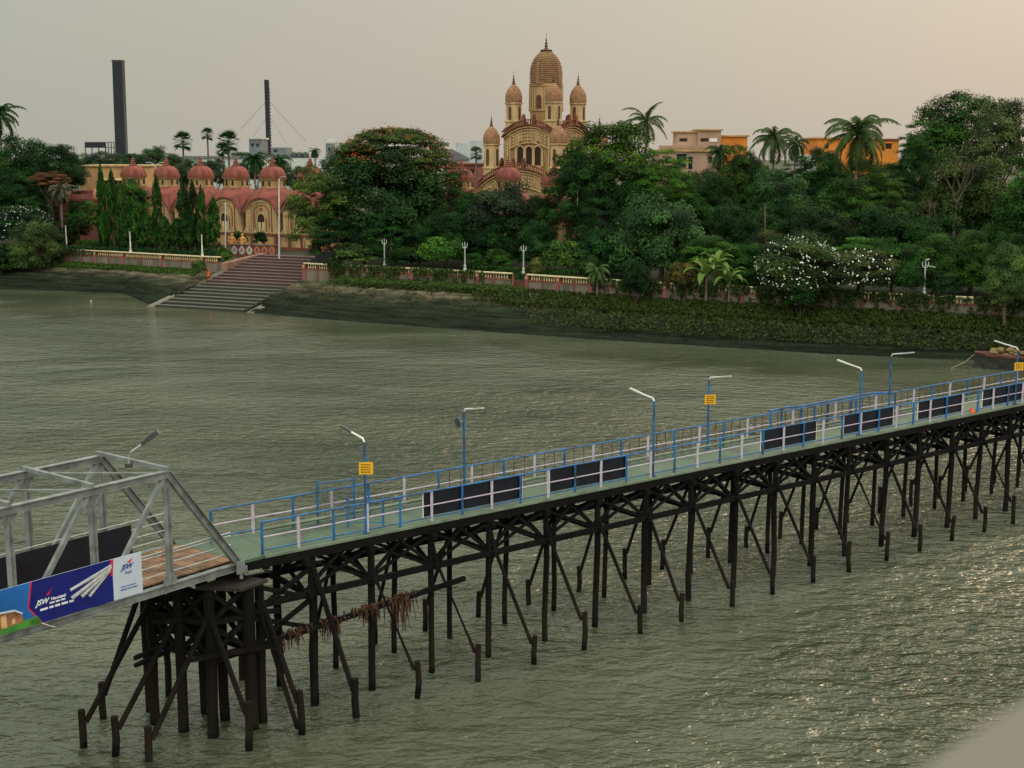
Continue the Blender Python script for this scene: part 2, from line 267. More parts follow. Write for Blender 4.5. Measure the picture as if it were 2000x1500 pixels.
# ---------------------------------------------------------------- mesh building
class MB:
    def __init__(s): s.v = []; s.f = []; s.mi = []; s.cur = 0
    def add(s, vs, fs):
        o = len(s.v); s.v += [tuple(v) for v in vs]
        for f in fs: s.f.append(tuple(i+o for i in f)); s.mi.append(s.cur)
    def hexa(s, b, t):                       # four bottom points, four top points
        s.add(list(b)+list(t), [(3, 2, 1, 0), (4, 5, 6, 7), (0, 1, 5, 4), (1, 2, 6, 5), (2, 3, 7, 6), (3, 0, 4, 7)]); return s
    def box(s, x0, x1, y0, y1, z0, z1):
        return s.hexa([(x0, y0, z0), (x1, y0, z0), (x1, y1, z0), (x0, y1, z0)], [(x0, y0, z1), (x1, y0, z1), (x1, y1, z1), (x0, y1, z1)])
    def cbox(s, c, sx, sy, sz, rz=0):
        c = Vector(c); cs, sn = math.cos(rz), math.sin(rz)
        def q(x, y, z): return (c.x+x*cs-y*sn, c.y+x*sn+y*cs, c.z+z)
        x, y, z = sx/2, sy/2, sz/2
        return s.hexa([q(-x, -y, -z), q(x, -y, -z), q(x, y, -z), q(-x, y, -z)], [q(-x, -y, z), q(x, -y, z), q(x, y, z), q(-x, y, z)])
    def bar(s, p0, p1, w, h=None):
        h = h or w; p0 = Vector(p0); p1 = Vector(p1); d = (p1-p0).normalized()
        up = Vector((0, 0, 1)) if abs(d.z) < .98 else Vector((0, 1, 0))
        a = d.cross(up).normalized()*w/2; b = a.cross(d).normalized()*h/2
        q = lambda p: [p-a-b, p+a-b, p+a+b, p-a+b]
        return s.hexa(q(p0), q(p1))
    def tube(s, p0, p1, r0, r1=None, n=8): return s.path([p0, p1], [r0, r0 if r1 is None else r1], n)
    def path(s, pts, rs, n=8):
        pts = [Vector(p) for p in pts]
        if not hasattr(rs, '__len__'): rs = [rs]*len(pts)
        vs = []; 
        for i, p in enumerate(pts):
            d = (pts[min(i+1, len(pts)-1)]-pts[max(i-1, 0)]).normalized()
            up = Vector((0, 0, 1)) if abs(d.z) < .9 else Vector((0, 1, 0))
            a = d.cross(up).normalized(); b = a.cross(d)
            for k in range(n):
                t = 2*math.pi*k/n; vs.append(p+a*math.cos(t)*rs[i]+b*math.sin(t)*rs[i])
        fs = [(i*n+k, i*n+(k+1) % n, (i+1)*n+(k+1) % n, (i+1)*n+k) for i in range(len(pts)-1) for k in range(n)]
        fs += [tuple(range(n))[::-1], tuple((len(pts)-1)*n+k for k in range(n))]
        s.add(vs, fs); return s
    def lathe(s, prof, c=(0, 0, 0), n=24, rot=0, power=2.0, ribs=0, amp=0, mats=None):
        c = Vector(c); vs = []
        for r, z in prof:
            for k in range(n):
                t = 2*math.pi*k/n+rot; q = 1.0
                if power != 2: q = (abs(math.cos(t))**power+abs(math.sin(t))**power)**(-1/power)
                if ribs: q *= 1+amp*abs(math.cos(t*ribs/2))
                vs.append((c.x+math.cos(t)*r*q, c.y+math.sin(t)*r*q, c.z+z))
        o = len(s.v); s.v += vs
        for i in range(len(prof)-1):
            for k in range(n):
                s.f.append((o+i*n+k, o+i*n+(k+1) % n, o+(i+1)*n+(k+1) % n, o+(i+1)*n+k)); s.mi.append(mats[i] if mats else s.cur)
        s.f.append(tuple(o+k for k in range(n))[::-1]); s.mi.append(s.cur)
        s.f.append(tuple(o+(len(prof)-1)*n+k for k in range(n))); s.mi.append(s.cur)
        return s
    def prism(s, pts, vec):
        pts = [Vector(p) for p in pts]; vec = Vector(vec); n = len(pts)
        s.add(pts+[p+vec for p in pts], [tuple(range(n))[::-1], tuple(range(n, 2*n))]+[(i, (i+1) % n, n+(i+1) % n, n+i) for i in range(n)]); return s
    def ball(s, c, rx, ry=None, rz=None, n=10, m=6):
        ry = ry or rx; rz = rz or rx; c = Vector(c)
        vs = [(c.x, c.y, c.z-rz)]+[(c.x+rx*math.sin(math.pi*i/m)*math.cos(2*math.pi*k/n), c.y+ry*math.sin(math.pi*i/m)*math.sin(2*math.pi*k/n), c.z-rz*math.cos(math.pi*i/m)) for i in range(1, m) for k in range(n)]+[(c.x, c.y, c.z+rz)]
        fs = [(0, 1+(k+1) % n, 1+k) for k in range(n)]+[(1+i*n+k, 1+i*n+(k+1) % n, 1+(i+1)*n+(k+1) % n, 1+(i+1)*n+k) for i in range(m-2) for k in range(n)]+[(len(vs)-1, 1+(m-2)*n+k, 1+(m-2)*n+(k+1) % n) for k in range(n)]
        s.add(vs, fs); return s
    def mesh(s, name, mats, smooth=False):
        me = bpy.data.meshes.new(name); me.from_pydata(s.v, [], s.f)
        for m in (mats if isinstance(mats, (list, tuple)) else [mats]): me.materials.append(M[m] if isinstance(m, str) else m)
        if isinstance(mats, (list, tuple)): me.polygons.foreach_set('material_index', s.mi)
        if smooth: me.polygons.foreach_set('use_smooth', [True]*len(me.polygons))
        me.update(); return me
    def build(s, name, mats, parent=None, smooth=False, world=True):
        return link(name, s.mesh(name, mats, smooth), parent, world)
OFF = {}
def link(name, me, parent=None, world=True):
    o = bpy.data.objects.new(name, me); C.objects.link(o); wo = Vector((0, 0, 0))
    if parent:
        o.parent = parent
        if world: o.location = -OFF.get(parent.name, Vector((0, 0, 0)))
    OFF[o.name] = wo; return o
def tag(o, label=None, cat=None, group=None, kind=None):
    if label: o['label'] = label
    if cat: o['category'] = cat
    if group: o['group'] = group
    if kind: o['kind'] = kind
    return o
def thing(name, loc, label, cat, group=None, rz=0):
    o = bpy.data.objects.new(name, None); C.objects.link(o); o.location = loc; o.rotation_euler = (0, 0, rz); o.empty_display_size = .3
    OFF[o.name] = Vector(loc); return tag(o, label, cat, group)
def copy_tree(o, parent=None):
    c = o.copy(); C.objects.link(c)
    if parent: c.parent = parent
    for ch in list(o.children): copy_tree(ch, c)
    return c
# ---------------------------------------------------------------- water, land, banks
def sheet(name, pts, z, m):
    b = MB(); b.add([(x, y, z) for x, y in pts], [tuple(range(len(pts)))]); return tag(b.build(name, m), kind='structure')
sheet('river', [(-3000, -600), (3000, -600), (3000, 4000), (-3000, 4000)], 0, 'water')
WZ = 5.1                                          # top of the balustrade along the river walk
def gy(x, y, z=0): p = G(x, y, z); return (p.x, p.y)
wl_L = [(-120., 209.), gy(-250, 550), gy(0, 565), gy(240, 573), gy(345, 592)]          # foot of the bank, left of the steps
wt_L = [(-122., 236.), gy(-260, 466, WZ), gy(85, 483, WZ), gy(240, 491.5, WZ), gy(395, 500, WZ)]
wl_R = [gy(484, 611), gy(560, 618), gy(700, 630), gy(850, 641), gy(1000, 652), gy(1150, 663), gy(1300, 672), gy(1450, 682), gy(1600, 691), gy(1760, 699), gy(1945, 706), gy(2150, 712), (110., 96.), (260., 20.)]
WLX = 1
wt_R = [gy(595, 513, WZ), gy(650, 516, WZ), gy(745, 520, WZ), gy(870, 526, WZ), gy(1000, 533, WZ), gy(1155, 543, WZ), gy(1300, 552, WZ), gy(1450, 559, WZ), gy(1600, 566, WZ), gy(1760, 573, WZ), gy(1945, 582, WZ), gy(2150, 592, WZ), (118., 108.), (268., 34.)]
def bank(name, wl, wt, zb):
    """a strip lofted from under the water up to the foot of the retaining wall, with an uneven face"""
    rnd = random.Random(3); b = MB(); K = 10; rows = []
    sub = 12
    for i in range(len(wl)-1):
        for q in range(sub+(i == len(wl)-2)):
            t = q/sub; a = Vector(wl[i]).lerp(Vector(wl[i+1]), t); c = Vector(wt[i]).lerp(Vector(wt[i+1]), t)
            n = (c-a).normalized(); c = c+n*.15
            row = [(a.x-n.x*4, a.y-n.y*4, -1.6)]
            for k in range(K+1):
                u = k/K; prof = [0, .13, .17, .40, .62, .66, .72, .86, .90, .96, 1][k]
                p = a.lerp(c, u)+n*rnd.uniform(-.25, .25)*(0 < k < K)
                row.append((p.x, p.y, -.12+(zb+.12)*prof+rnd.uniform(-.12, .12)*(0 < k < K)))
            rows.append(row)
    m = len(rows[0]); vs = [p for r in rows for p in r]
    b.add(vs, [(i*m+k, (i+1)*m+k, (i+1)*m+k+1, i*m+k+1) for i in range(len(rows)-1) for k in range(m-1)])
    return tag(b.build(name, 'bank', smooth=False), kind='structure')
SB0 = gy(305, 599); wl_B = wl_L[:-1]+[(SB0[0]-.2, SB0[1]-.5)]; wt_B = wt_L
bank('riverbank', wl_B+[(SB0[0]+.5, SB0[1]-.3)], wt_B+[(SB0[0]+.42*15.2-.6, SB0[1]+.907*15.2+.5)], 3.0); bank('riverbank', wl_R, wt_R, 3.0)

# stairs down to the water
U = Vector((.42, .907, 0)).normalized(); V = Vector((U.y, -U.x, 0))
SBL = G(305, 599, 0); SW = 13.2; NS = 18; SL = 22.8; SZ = 4.9
def st(t, v, z): p = SBL+U*t+V*v; return Vector((p.x, p.y, z))
LAND_Z = 4.05
back = [st(SL, 0, 0), st(SL, SW, 0)]
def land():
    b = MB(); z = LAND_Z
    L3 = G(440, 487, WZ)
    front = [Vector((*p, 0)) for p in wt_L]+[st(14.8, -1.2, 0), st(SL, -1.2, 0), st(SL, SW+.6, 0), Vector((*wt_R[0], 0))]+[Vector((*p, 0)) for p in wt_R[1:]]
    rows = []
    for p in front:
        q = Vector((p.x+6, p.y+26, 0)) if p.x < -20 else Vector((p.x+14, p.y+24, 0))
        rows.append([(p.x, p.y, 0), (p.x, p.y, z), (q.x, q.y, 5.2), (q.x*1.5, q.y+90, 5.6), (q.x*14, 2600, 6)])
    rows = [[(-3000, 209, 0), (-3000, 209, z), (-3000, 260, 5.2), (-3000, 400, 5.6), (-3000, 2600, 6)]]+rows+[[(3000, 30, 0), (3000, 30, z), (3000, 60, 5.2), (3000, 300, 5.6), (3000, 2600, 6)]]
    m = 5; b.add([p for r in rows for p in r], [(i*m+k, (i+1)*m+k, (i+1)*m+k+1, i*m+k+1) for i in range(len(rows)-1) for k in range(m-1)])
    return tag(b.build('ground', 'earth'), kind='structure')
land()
S = thing('river_steps', st(0, SW/2, 0), 'wide flight of red-brown stone steps going down to the water', 'steps')
b = MB()
for i in range(NS):
    z0, z1 = -1.0, SZ*(i+1)/NS; t0 = SL*i/NS; t1 = SL+.5
    b.hexa([st(t0, 0, z0 if i == 0 else SZ*i/NS), st(t0, SW, z0 if i == 0 else SZ*i/NS), st(t1, SW, z0 if i == 0 else SZ*i/NS), st(t1, 0, z0 if i == 0 else SZ*i/NS)],
           [st(t0, 0, z1), st(t0, SW, z1), st(t1, SW, z1), st(t1, 0, z1)])
b.build('flight', 'steps', S)
b = MB()
for i in range(NS):
    z1 = SZ*(i+1)/NS; t0 = SL*i/NS
    b.hexa([st(t0-.04, .03, z1-.05), st(t0-.04, SW-.03, z1-.05), st(t0+.30, SW-.03, z1-.05), st(t0+.30, .03, z1-.05)], [st(t0-.04, .03, z1+.012), st(t0-.04, SW-.03, z1+.012), st(t0+.30, SW-.03, z1+.012), st(t0+.30, .03, z1+.012)])
b.build('step_nosing', 'nosing', S)
b = MB(); b.hexa([st(-1, SW+.5, -1), st(-1, SW+1.7, -1), st(12, SW+1.7, -1), st(12, SW+.5, -1)], [st(-1, SW+.5, -.15), st(-1, SW+1.7, -.15), st(12, SW+1.7, 2.6), st(12, SW+.5, 2.6)])
b.hexa([st(-.5, -1.1, -1), st(-.5, -.1, -1), st(15, -.1, -1), st(15, -1.1, -1)], [st(-.5, -1.1, .05), st(-.5, -.1, .05), st(15, -.1, 3.35), st(15, -1.1, 3.35)])
b.build('side_ramp', 'concrete', S)
b = MB(); b.hexa([st(14.6, -1.15, 2), st(14.6, -.12, 2), st(SL+1, -.12, 2), st(SL+1, -1.15, 2)], [st(14.6, -1.15, 4.3), st(14.6, -.12, 4.3), st(SL+1, -.12, 5.0), st(SL+1, -1.15, 5.0)])
b.build('side_wall', mat('worn pinkish side wall', (.26, .15, .11), .9, .35, 1.2, tint=(.12, .085, .06)), S)

# ---------------------------------------------------------------- balustrades
def balustrade(label, pts, pier_every=6.2, z0=2.6, ribs=True, gap=None):
    """pts: xy line; retaining wall below, cream balusters and coping above, red piers"""
    P = [Vector((*p, 0)) for p in pts]; ang = None
    root = thing('balustrade', (P[0].x, P[0].y, z0), label, 'balustrade')
    wall, cop, rib = MB(), MB(), MB(); pn = 0
    for a, c in zip(P, P[1:]):
        d = (c-a); ln = d.length; d.normalize(); n = Vector((d.y, -d.x, 0))     # n points to the river
        q = lambda t, o, z: Vector((a.x+d.x*t+n.x*o, a.y+d.y*t+n.y*o, z))
        def sl(mb, t0, t1, o0, o1, za, zb): mb.hexa([q(t0, o1, za), q(t1, o1, za), q(t1, o0, za), q(t0, o0, za)], [q(t0, o1, zb), q(t1, o1, zb), q(t1, o0, zb), q(t0, o0, zb)])
        sl(wall, 0, ln, -.2, .16, z0-1.2, WZ-.86); wall.cur = 1; sl(wall, 0, ln, -.22, .20, WZ-.86, WZ-.72); wall.cur = 0
        sl(cop, 0, ln, -.24, .22, WZ-.12, WZ)
        k = max(1, round(ln/pier_every)); step = ln/k
        for i in range(k):
            t = i*step
            pr = MB(); sl(pr, t-.24, t+.24, -.26, .26, z0-.6, WZ-.125); pr.build('pier', 'brickred', root)
            md = MB(); md.cbox(q(t, .275, WZ-.45), .26, .05, .26, math.atan2(d.y, d.x)); md.build('pier_panel', 'cream2', root)
            bl = MB(); m = int((step-.7)/.36)
            for j in range(m):
                tt = t+.45+(step-.9)*(j+.5)/m; p = q(tt, 0, WZ-.72)
                bl.lathe([(.05, 0), (.10, .12), (.085, .25), (.045, .40), (.09, .60)], p, 6)
            bl.build('baluster_panel', 'baluster', root)
            if ribs:
                rib.cbox(q(t+step/2, .24, (z0-.6+WZ-.2)/2), .12, .08, WZ-z0+.35, math.atan2(d.y, d.x))
    wall.build('retaining_wall', ['wallgrey', 'red'], root); cop.build('coping', 'coping', root)
    if ribs: rib.build('buttress', 'brickred', root)
    return root
balustrade('long balustrade wall in front of the clipped garden, left of the steps', wt_L[1:])
c2 = st(14.8, -1.2, 0); balustrade('short return balustrade rising from the wall corner towards the steps', [wt_L[-1], (c2.x, c2.y)], 5.5, ribs=False)
balustrade('first stretch of balustrade right of the steps up to the iron gate', wt_R[:5], 6.0)
gateA = Vector((*wt_R[4], 0)); gd = (Vector((*wt_R[5], 0))-gateA).normalized(); gB = gateA+gd*2.2
balustrade('balustrade with pale posts right of the gate, under the dark trees', [(gB.x, gB.y)]+wt_R[5:8], 5.6)
balustrade('overgrown balustrade at the right end behind the flowering trees', wt_R[7:], 6.4)
g = MB(); nrm2 = Vector((gd.y, -gd.x, 0))
gt = thing('wall_gate', gateA, 'dark brown boarded gate closing the gap in the balustrade', 'gate')
g.bar(gateA+gd*.3+Vector((0, 0, 3.4)), gB-gd*.3+Vector((0, 0, 3.4)), .12, 1.8); 
g.build('gate_leaf', 'hullred', gt)
g = MB()
for p in (gateA+gd*.15, gB-gd*.15): g.bar(p+Vector((0, 0, 2)), p+Vector((0, 0, 4.9)), .25)
g.build('gate_post', 'brickred', gt)
# landing slab below the gate
ls = MB(); p0 = Vector((*gy(985, 573, 2.9), 0)); p1 = Vector((*gy(1100, 580, 2.9), 0)); dd = (p1-p0).normalized(); nn = Vector((dd.y, -dd.x, 0))
ls.hexa([p0+nn*.8+Vector((0, 0, 2.2)), p1+nn*.8+Vector((0, 0, 2.2)), p1-nn*2+Vector((0, 0, 2.2)), p0-nn*2+Vector((0, 0, 2.2))], [p0+nn*.8+Vector((0, 0, 3.05)), p1+nn*.8+Vector((0, 0, 3.05)), p1-nn*2+Vector((0, 0, 3.05)), p0-nn*2+Vector((0, 0, 3.05))])
tag(ls.build('landing_slab', 'concrete'), 'long pale stone slab on the bank below the gate', 'slab')

# ---------------------------------------------------------------- shrines (Bengali eight-roofed)
def dome_prof(r, h, n=8, p=2.2): return [(r*math.cos(math.pi/2*i/n)**(.75), h*math.sin(math.pi/2*i/n)) for i in range(n)]
def face_bits(W):
    """returns function mapping (u along face, o outward, z) for the 4 faces"""
    fs = []
    for k in range(4):
        a = k*math.pi/2; d = Vector((math.cos(a), math.sin(a), 0)); n = Vector((d.y, -d.x, 0))
        fs.append(lambda u, o, z, d=d, n=n: Vector((d.x*u+n.x*(W+o), d.y*u+n.y*(W+o), z)))
    return fs
def arc_strip(mb, F, u0, u1, fn, th, o0, o1, n=12):
    """band following z=fn(u), thickness th below it, from outward offset o0 to o1"""
    for i in range(n):
        a = u0+(u1-u0)*i/n; c = u0+(u1-u0)*(i+1)/n
        mb.hexa([F(a, o1, fn(a)-th), F(c, o1, fn(c)-th), F(c, o0, fn(c)-th), F(a, o0, fn(a)-th)], [F(a, o1, fn(a)), F(c, o1, fn(c)), F(c, o0, fn(c)), F(a, o0, fn(a))])
def arch_panel(mb, F, uc, w, z0, h, o, th=.05, pointed=1.15, n=8):
    pts = [(uc-w/2, z0), (uc+w/2, z0)]; hs = z0+h-w/2*pointed
    for i in range(n+1):
        t = math.pi*i/n; pts.append((uc+w/2*math.cos(t), hs+w/2*pointed*math.sin(t)**.85 if 0 < i < n else hs))
    vs = [F(u, o+th, z) for u, z in pts]; vec = F(0, 0, 0)-F(0, th, 0)
    mb.prism(vs, vec)
def arch_ring(mb, F, uc, w, z0, h, o0, o1, tw, pointed=1.15, n=10):
    hs = z0+h-w/2*pointed; hw = w/2
    for sgn in (-1, 1):
        a, c = uc+sgn*hw, uc+sgn*(hw+tw)
        a, c = min(a, c), max(a, c)
        mb.hexa([F(a, o1, z0), F(c, o1, z0), F(c, o0, z0), F(a, o0, z0)], [F(a, o1, hs), F(c, o1, hs), F(c, o0, hs), F(a, o0, hs)])
    def pt(r, t): return (uc+r*math.cos(t), hs+r*pointed*math.sin(t))
    for i in range(n):
        t0, t1 = math.pi*i/n, math.pi*(i+1)/n
        A_, B_, C_, D_ = pt(hw, t0), pt(hw+tw, t0), pt(hw+tw, t1), pt(hw, t1)
        mb.hexa([F(*(q[0], o1, q[1])) for q in (A_, B_, C_, D_)], [F(*(q[0], o0, q[1])) for q in (A_, B_, C_, D_)])

def finial(mb, c, s=1.0, n=10):
    mb.lathe([(.34*s, 0), (.40*s, .12*s), (.16*s, .3*s), (.30*s, .5*s), (.14*s, .72*s), (.22*s, .95*s), (.08*s, 1.2*s), (.13*s, 1.45*s), (.03*s, 1.7*s), (.02*s, 2.5*s)], c, n)

def shrine_build():
    root = thing('shrine', (0, 0, 0), 'x', 'shrine')
    W = 2.95; ZE = 7.2; ZR = 9.0       # eaves peak, roof top
    top = lambda u: ZE-1.75*(abs(u)/W)**2
    F = face_bits(W)
    b = MB(); prof = [(-W, 2.0)]+[(W, 2.0)]+[(W-2*W*i/12, top(W-2*W*i/12)-.05) for i in range(13)]
    b.prism([(x, -W, z) for x, z in prof], (0, 2*W, 0))
    prof2 = [(-W+.02, 2.0)]+[(W-.02, 2.0)]+[((W-.02)*(1-2*i/12), top(W*(1-2*i/12))-.05) for i in range(13)]
    b.prism([(-W+.0, y, z) for y, z in prof2][::-1], (2*W, 0, 0)) if False else None
    b.build('wall', 'cream', root)
    o = MB()
    for k in (0, 1, 3):
        f = F[k]
        arc_strip(o, f, -W-.18, W+.18, lambda u: top(u)+.02, .22, -.05, .32)
        arc_strip(o, f, -W-.05, W+.05, lambda u: top(u)-.34, .13, -.05, .16)
        for s in (-1, 1):                                       # quoin blocks
            for j in range(13):
                z = 2.15+j*.32; wd = .62 if j % 2 else .46
                if z < top(W*.8)-.9:
                    x0, x1 = sorted((s*(W-.06), s*(W-.06-wd))); o.hexa([f(x0, .09, z), f(x1, .09, z), f(x1, -.05, z), f(x0, -.05, z)], [f(x0, .09, z+.24), f(x1, .09, z+.24), f(x1, -.05, z+.24), f(x0, -.05, z+.24)])
        arch_ring(o, f, 0, 3.3, 2.1, 4.5, -.05, .14, .16, pointed=.75)
        arch_ring(o, f, 0, 1.35, 2.1, 2.75, -.05, .18, .16)
    o.build('moulding', 'cream2', root)
    o = MB()
    for k in (0, 1, 3):
        arch_ring(o, F[k], 0, 2.75, 2.1, 4.0, -.05, .08, .10, pointed=.8); arch_ring(o, F[k], 0, 3.75, 2.1, 4.92, -.05, .08, .08, pointed=.75)
        o.cbox(F[k](0, .05, 5.55), .28, .28, .30)
        for s in (-.82, .82):
            f = F[k]; o.hexa([f(s-.07, .1, 2.1), f(s+.07, .1, 2.1), f(s+.07, -.05, 2.1), f(s-.07, -.05, 2.1)], [f(s-.07, .1, 4.3), f(s+.07, .1, 4.3), f(s+.07, -.05, 4.3), f(s-.07, -.05, 4.3)])
    o.build('arch_trim', 'red', root)
    for k in (0, 1, 3):
        o = MB(); arch_panel(o, F[k], 0, 1.3, 2.1, 2.7, .0, .06); dr = o.build('doorway', 'dark', root)
        o = MB(); f = F[k]
        for x0, x1 in ((-.58, -.1), (.12, .58)): o.hexa([f(x0, .09, 2.1), f(x1, .09, 2.1), f(x1, .05, 2.1), f(x0, .05, 2.1)], [f(x0, .09, 3.6), f(x1, .09, 3.6), f(x1, .05, 3.6), f(x0, .05, 3.6)])
        o.build('door_leaf', 'domebrown' if k else 'baluster', dr)
    # lower curved roof
    b = MB(); n = 18; E_ = W+.38; vs = []; fs = []
    def rz(u, v):
        r = (u**4+v**4)**.25; return ZR-(ZR-ZE-.05)*r**2.1-1.75*(min(abs(u), abs(v)))**2*max(abs(u), abs(v))**2
    for i in range(n+1):
        for j in range(n+1):
            u, v = 2*i/n-1, 2*j/n-1; vs.append((u*E_, v*E_, rz(u, v)))
    fs = [(i*(n+1)+j, (i+1)*(n+1)+j, (i+1)*(n+1)+j+1, i*(n+1)+j+1) for i in range(n) for j in range(n)]
    k = len(vs); vs += [(x, y, z-.2) for x, y, z in vs]; fs += [tuple(q+k for q in f[::-1]) for f in fs]
    edge = [i*(n+1) for i in range(n+1)]+[n*(n+1)+j for j in range(1, n+1)]+[i*(n+1)+n for i in range(n-1, -1, -1)]+[j for j in range(n-1, 0, -1)]
    fs += [(edge[i], edge[i]+k, edge[(i+1) % len(edge)]+k, edge[(i+1) % len(edge)]) for i in range(len(edge))]
    b.add(vs, fs); b.build('lower_roof', 'roofred', root, smooth=True)
    for sx in (-1, 1):
        for sy in (-1, 1):
            b = MB(); pts = [(sx*E_*u, sy*E_*u, rz(u, u)+.03) for u in (1, .9, .8, .7, .6, .5)]; b.path(pts, .07, 5); b.build('roof_ridge', 'roofred', root)
    # drum, dome, finial
    b = MB(); b.lathe([(1.78, 0), (1.78, .22), (1.6, .25), (1.6, 1.25), (1.80, 1.3), (1.85, 1.42), (1.2, 1.5)], (0, 0, ZR-.45), 32, rot=R(5.6), power=3.2)
    dr = b.build('drum', 'cream', root)
    f2 = face_bits(1.62)
    for k in range(4):
        for s in (-.58, .58): w_ = MB(); arch_panel(w_, f2[k], s, .30, ZR-.12, .78, -.03, .08); w_.build('window', 'dark', dr)
    b = MB(); prof = [(1.74, 0), (1.80, .12)]+[(1.78*math.cos(t)**.75, .12+1.72*math.sin(t)**1.0) for t in [math.pi/2*i/10 for i in range(1, 10)]]+[(.2, 1.95)]
    b.lathe(prof, (0, 0, ZR+.95), 32, rot=R(5.6), power=3.0); b.build('dome', 'roofred', root, smooth=True)
    b = MB(); rp = (2.0)
    for q in range(8):
        a = q*math.pi/4; pw_ = (abs(math.cos(a))**3+abs(math.sin(a))**3)**(-1/3)
        b.path([(r*pw_*math.cos(a)*1.01, r*pw_*math.sin(a)*1.01, ZR+.95+z+.01) for r, z in prof[1:]], .05, 4)
    b.build('dome_rib', 'red', root)
    b = MB(); b.lathe([(.62, 0), (.60, .15), (.40, .28), (.46, .42), (.30, .56), (.38, .7), (.22, .86), (.27, 1.0), (.10, 1.16), (.03, 1.6)], (0, 0, ZR+2.78), 12)
    b.build('finial', 'red', root)
    # plinth with pilasters, merlons
    b = MB(); P = 3.48; b.box(-P, P, -P-.5, P, -.4, 1.75); b.build('plinth', 'cream', root)
    b = MB(); f = face_bits(P)
    for k in (0, 1, 3):
        ex = .5 if k == 0 else 0
        for u in (-3.3, -1.1, 1.1, 3.3): b.hexa([f[k](u-.17, ex+.1, -.3), f[k](u+.17, ex+.1, -.3), f[k](u+.17, ex-.1, -.3), f[k](u-.17, ex-.1, -.3)], [f[k](u-.17, ex+.1, 1.72), f[k](u+.17, ex+.1, 1.72), f[k](u+.17, ex-.1, 1.72), f[k](u-.17, ex-.1, 1.72)])
        b.hexa([f[k](-P, ex+.16, 1.72), f[k](P, ex+.16, 1.72), f[k](P, ex-.3, 1.72), f[k](-P, ex-.3, 1.72)], [f[k](-P, ex+.16, 2.05), f[k](P, ex+.16, 2.05), f[k](P, ex-.3, 2.05), f[k](-P, ex-.3, 2.05)])
        b.hexa([f[k](-P, ex+.12, -.4), f[k](P, ex+.12, -.4), f[k](P, ex-.1, -.4), f[k](-P, ex-.1, -.4)], [f[k](-P, ex+.12, .12), f[k](P, ex+.12, .12), f[k](P, ex-.1, .12), f[k](-P, ex-.1, .12)])
    b.build('plinth_band', 'red', root)
    b = MB()
    for k in (0, 1, 3):
        ex = .5 if k == 0 else 0
        for j in range(5):
            uc = -2.8+1.4*j; pts = []
            for i in range(9):
                t = -1+i/4; pts.append((uc+.62*t, 2.12+.75*abs(t)**2.4))
            pts += [(uc+.62, 2.05), (uc-.62, 2.05)]
            b.prism([f[k](u, ex+.06, z) for u, z in pts[::-1]], f[k](0, 0, 0)-f[k](0, .14, 0))
    b.build('scalloped_parapet', 'cream2', root)
    return root
proto = shrine_build()
SH_A = -R(28.2)
labels = ['shrine with red dome farthest left, half hidden by the clipped trees', 'second red-domed shrine from the left, beside the double lamp post', 'red-domed shrine in the middle of the row, above the dark columnar trees', 'red-domed shrine directly left of the one behind the tall pale pole', 'rightmost fully seen red-domed shrine, behind the tall pale pole',
          'shrine whose red dome just shows over the bright leafy branch right of the row', 'red dome left of the great temple, below the dark slate roof', 'red dome directly in front of the great temple, below its curved cornice', 'red dome at the temple foot, cut by the leaves of the big dark tree']
ks = [0, 1, 2, 3, 4, 5, 8.7, 9.75, 10.75]
for i, (k, lb) in enumerate(zip(ks, labels)):
    o = proto if i == 0 else copy_tree(proto)
    sc_ = {8.7: .86, 9.75: .93, 10.75: .93}.get(k, 1); o.scale = (sc_,)*3; o.location = (-60.4+6.14*k, 215-3.3*k, 4.95+(0 if k < 6 else {8.7: 1.5, 9.75: .9, 10.75: .2}[k])); o.rotation_euler = (0, 0, SH_A); o['label'] = lb; o['group'] = 'red-domed shrines in a row'

# ---------------------------------------------------------------- the great nine-spired temple
def turret(root, x, y, z0, zs, zd, zt, r, label=None):
    """shaft z0..zs, ribbed dome zs..zd, finial to zt"""
    b = MB(); b.lathe([(r*1.0, 0), (r*1.0, (zs-z0)*.42), (r*1.14, (zs-z0)*.43), (r*1.14, (zs-z0)*.46), (r*.94, (zs-z0)*.47), (r*.94, zs-z0-.25), (r*1.12, zs-z0-.2), (r*1.12, zs-z0)], (x, y, z0), 24, rot=R(7.5), power=4)
    sh = b.build('turret', 'cream2', root, world=False)
    for k in range(4):
        a = k*math.pi/2; d = Vector((math.cos(a), math.sin(a), 0)); n = Vector((d.y, -d.x, 0))
        f = lambda u, o, z: Vector((x+d.x*u+n.x*(r*.97+o), y+d.y*u+n.y*(r*.97+o), z))
        w_ = MB(); arch_panel(w_, f, 0, r*.42, z0+(zs-z0)*.50, (zs-z0)*.38, -.02, .09); w_.build('window', 'windowbrown', sh, world=False)
    h = zd-zs; ps = [(1.06, 0), (1.13, .06), (1.14, .2), (1.12, .35), (1.04, .5), (.83, .68), (.55, .83), (.28, .94), (.13, 1)]
    b = MB(); b.lathe([(r*q, h*t) for q, t in ps], (x, y, zs), 64, ribs=16, amp=.07); b.build('dome', 'domebrown', sh, smooth=False, world=False)
    b = MB(); s_ = (zt-zd)/2.5; finial(b, (x, y, zd-.05), s_); b.build('finial', 'finial', sh, world=False)

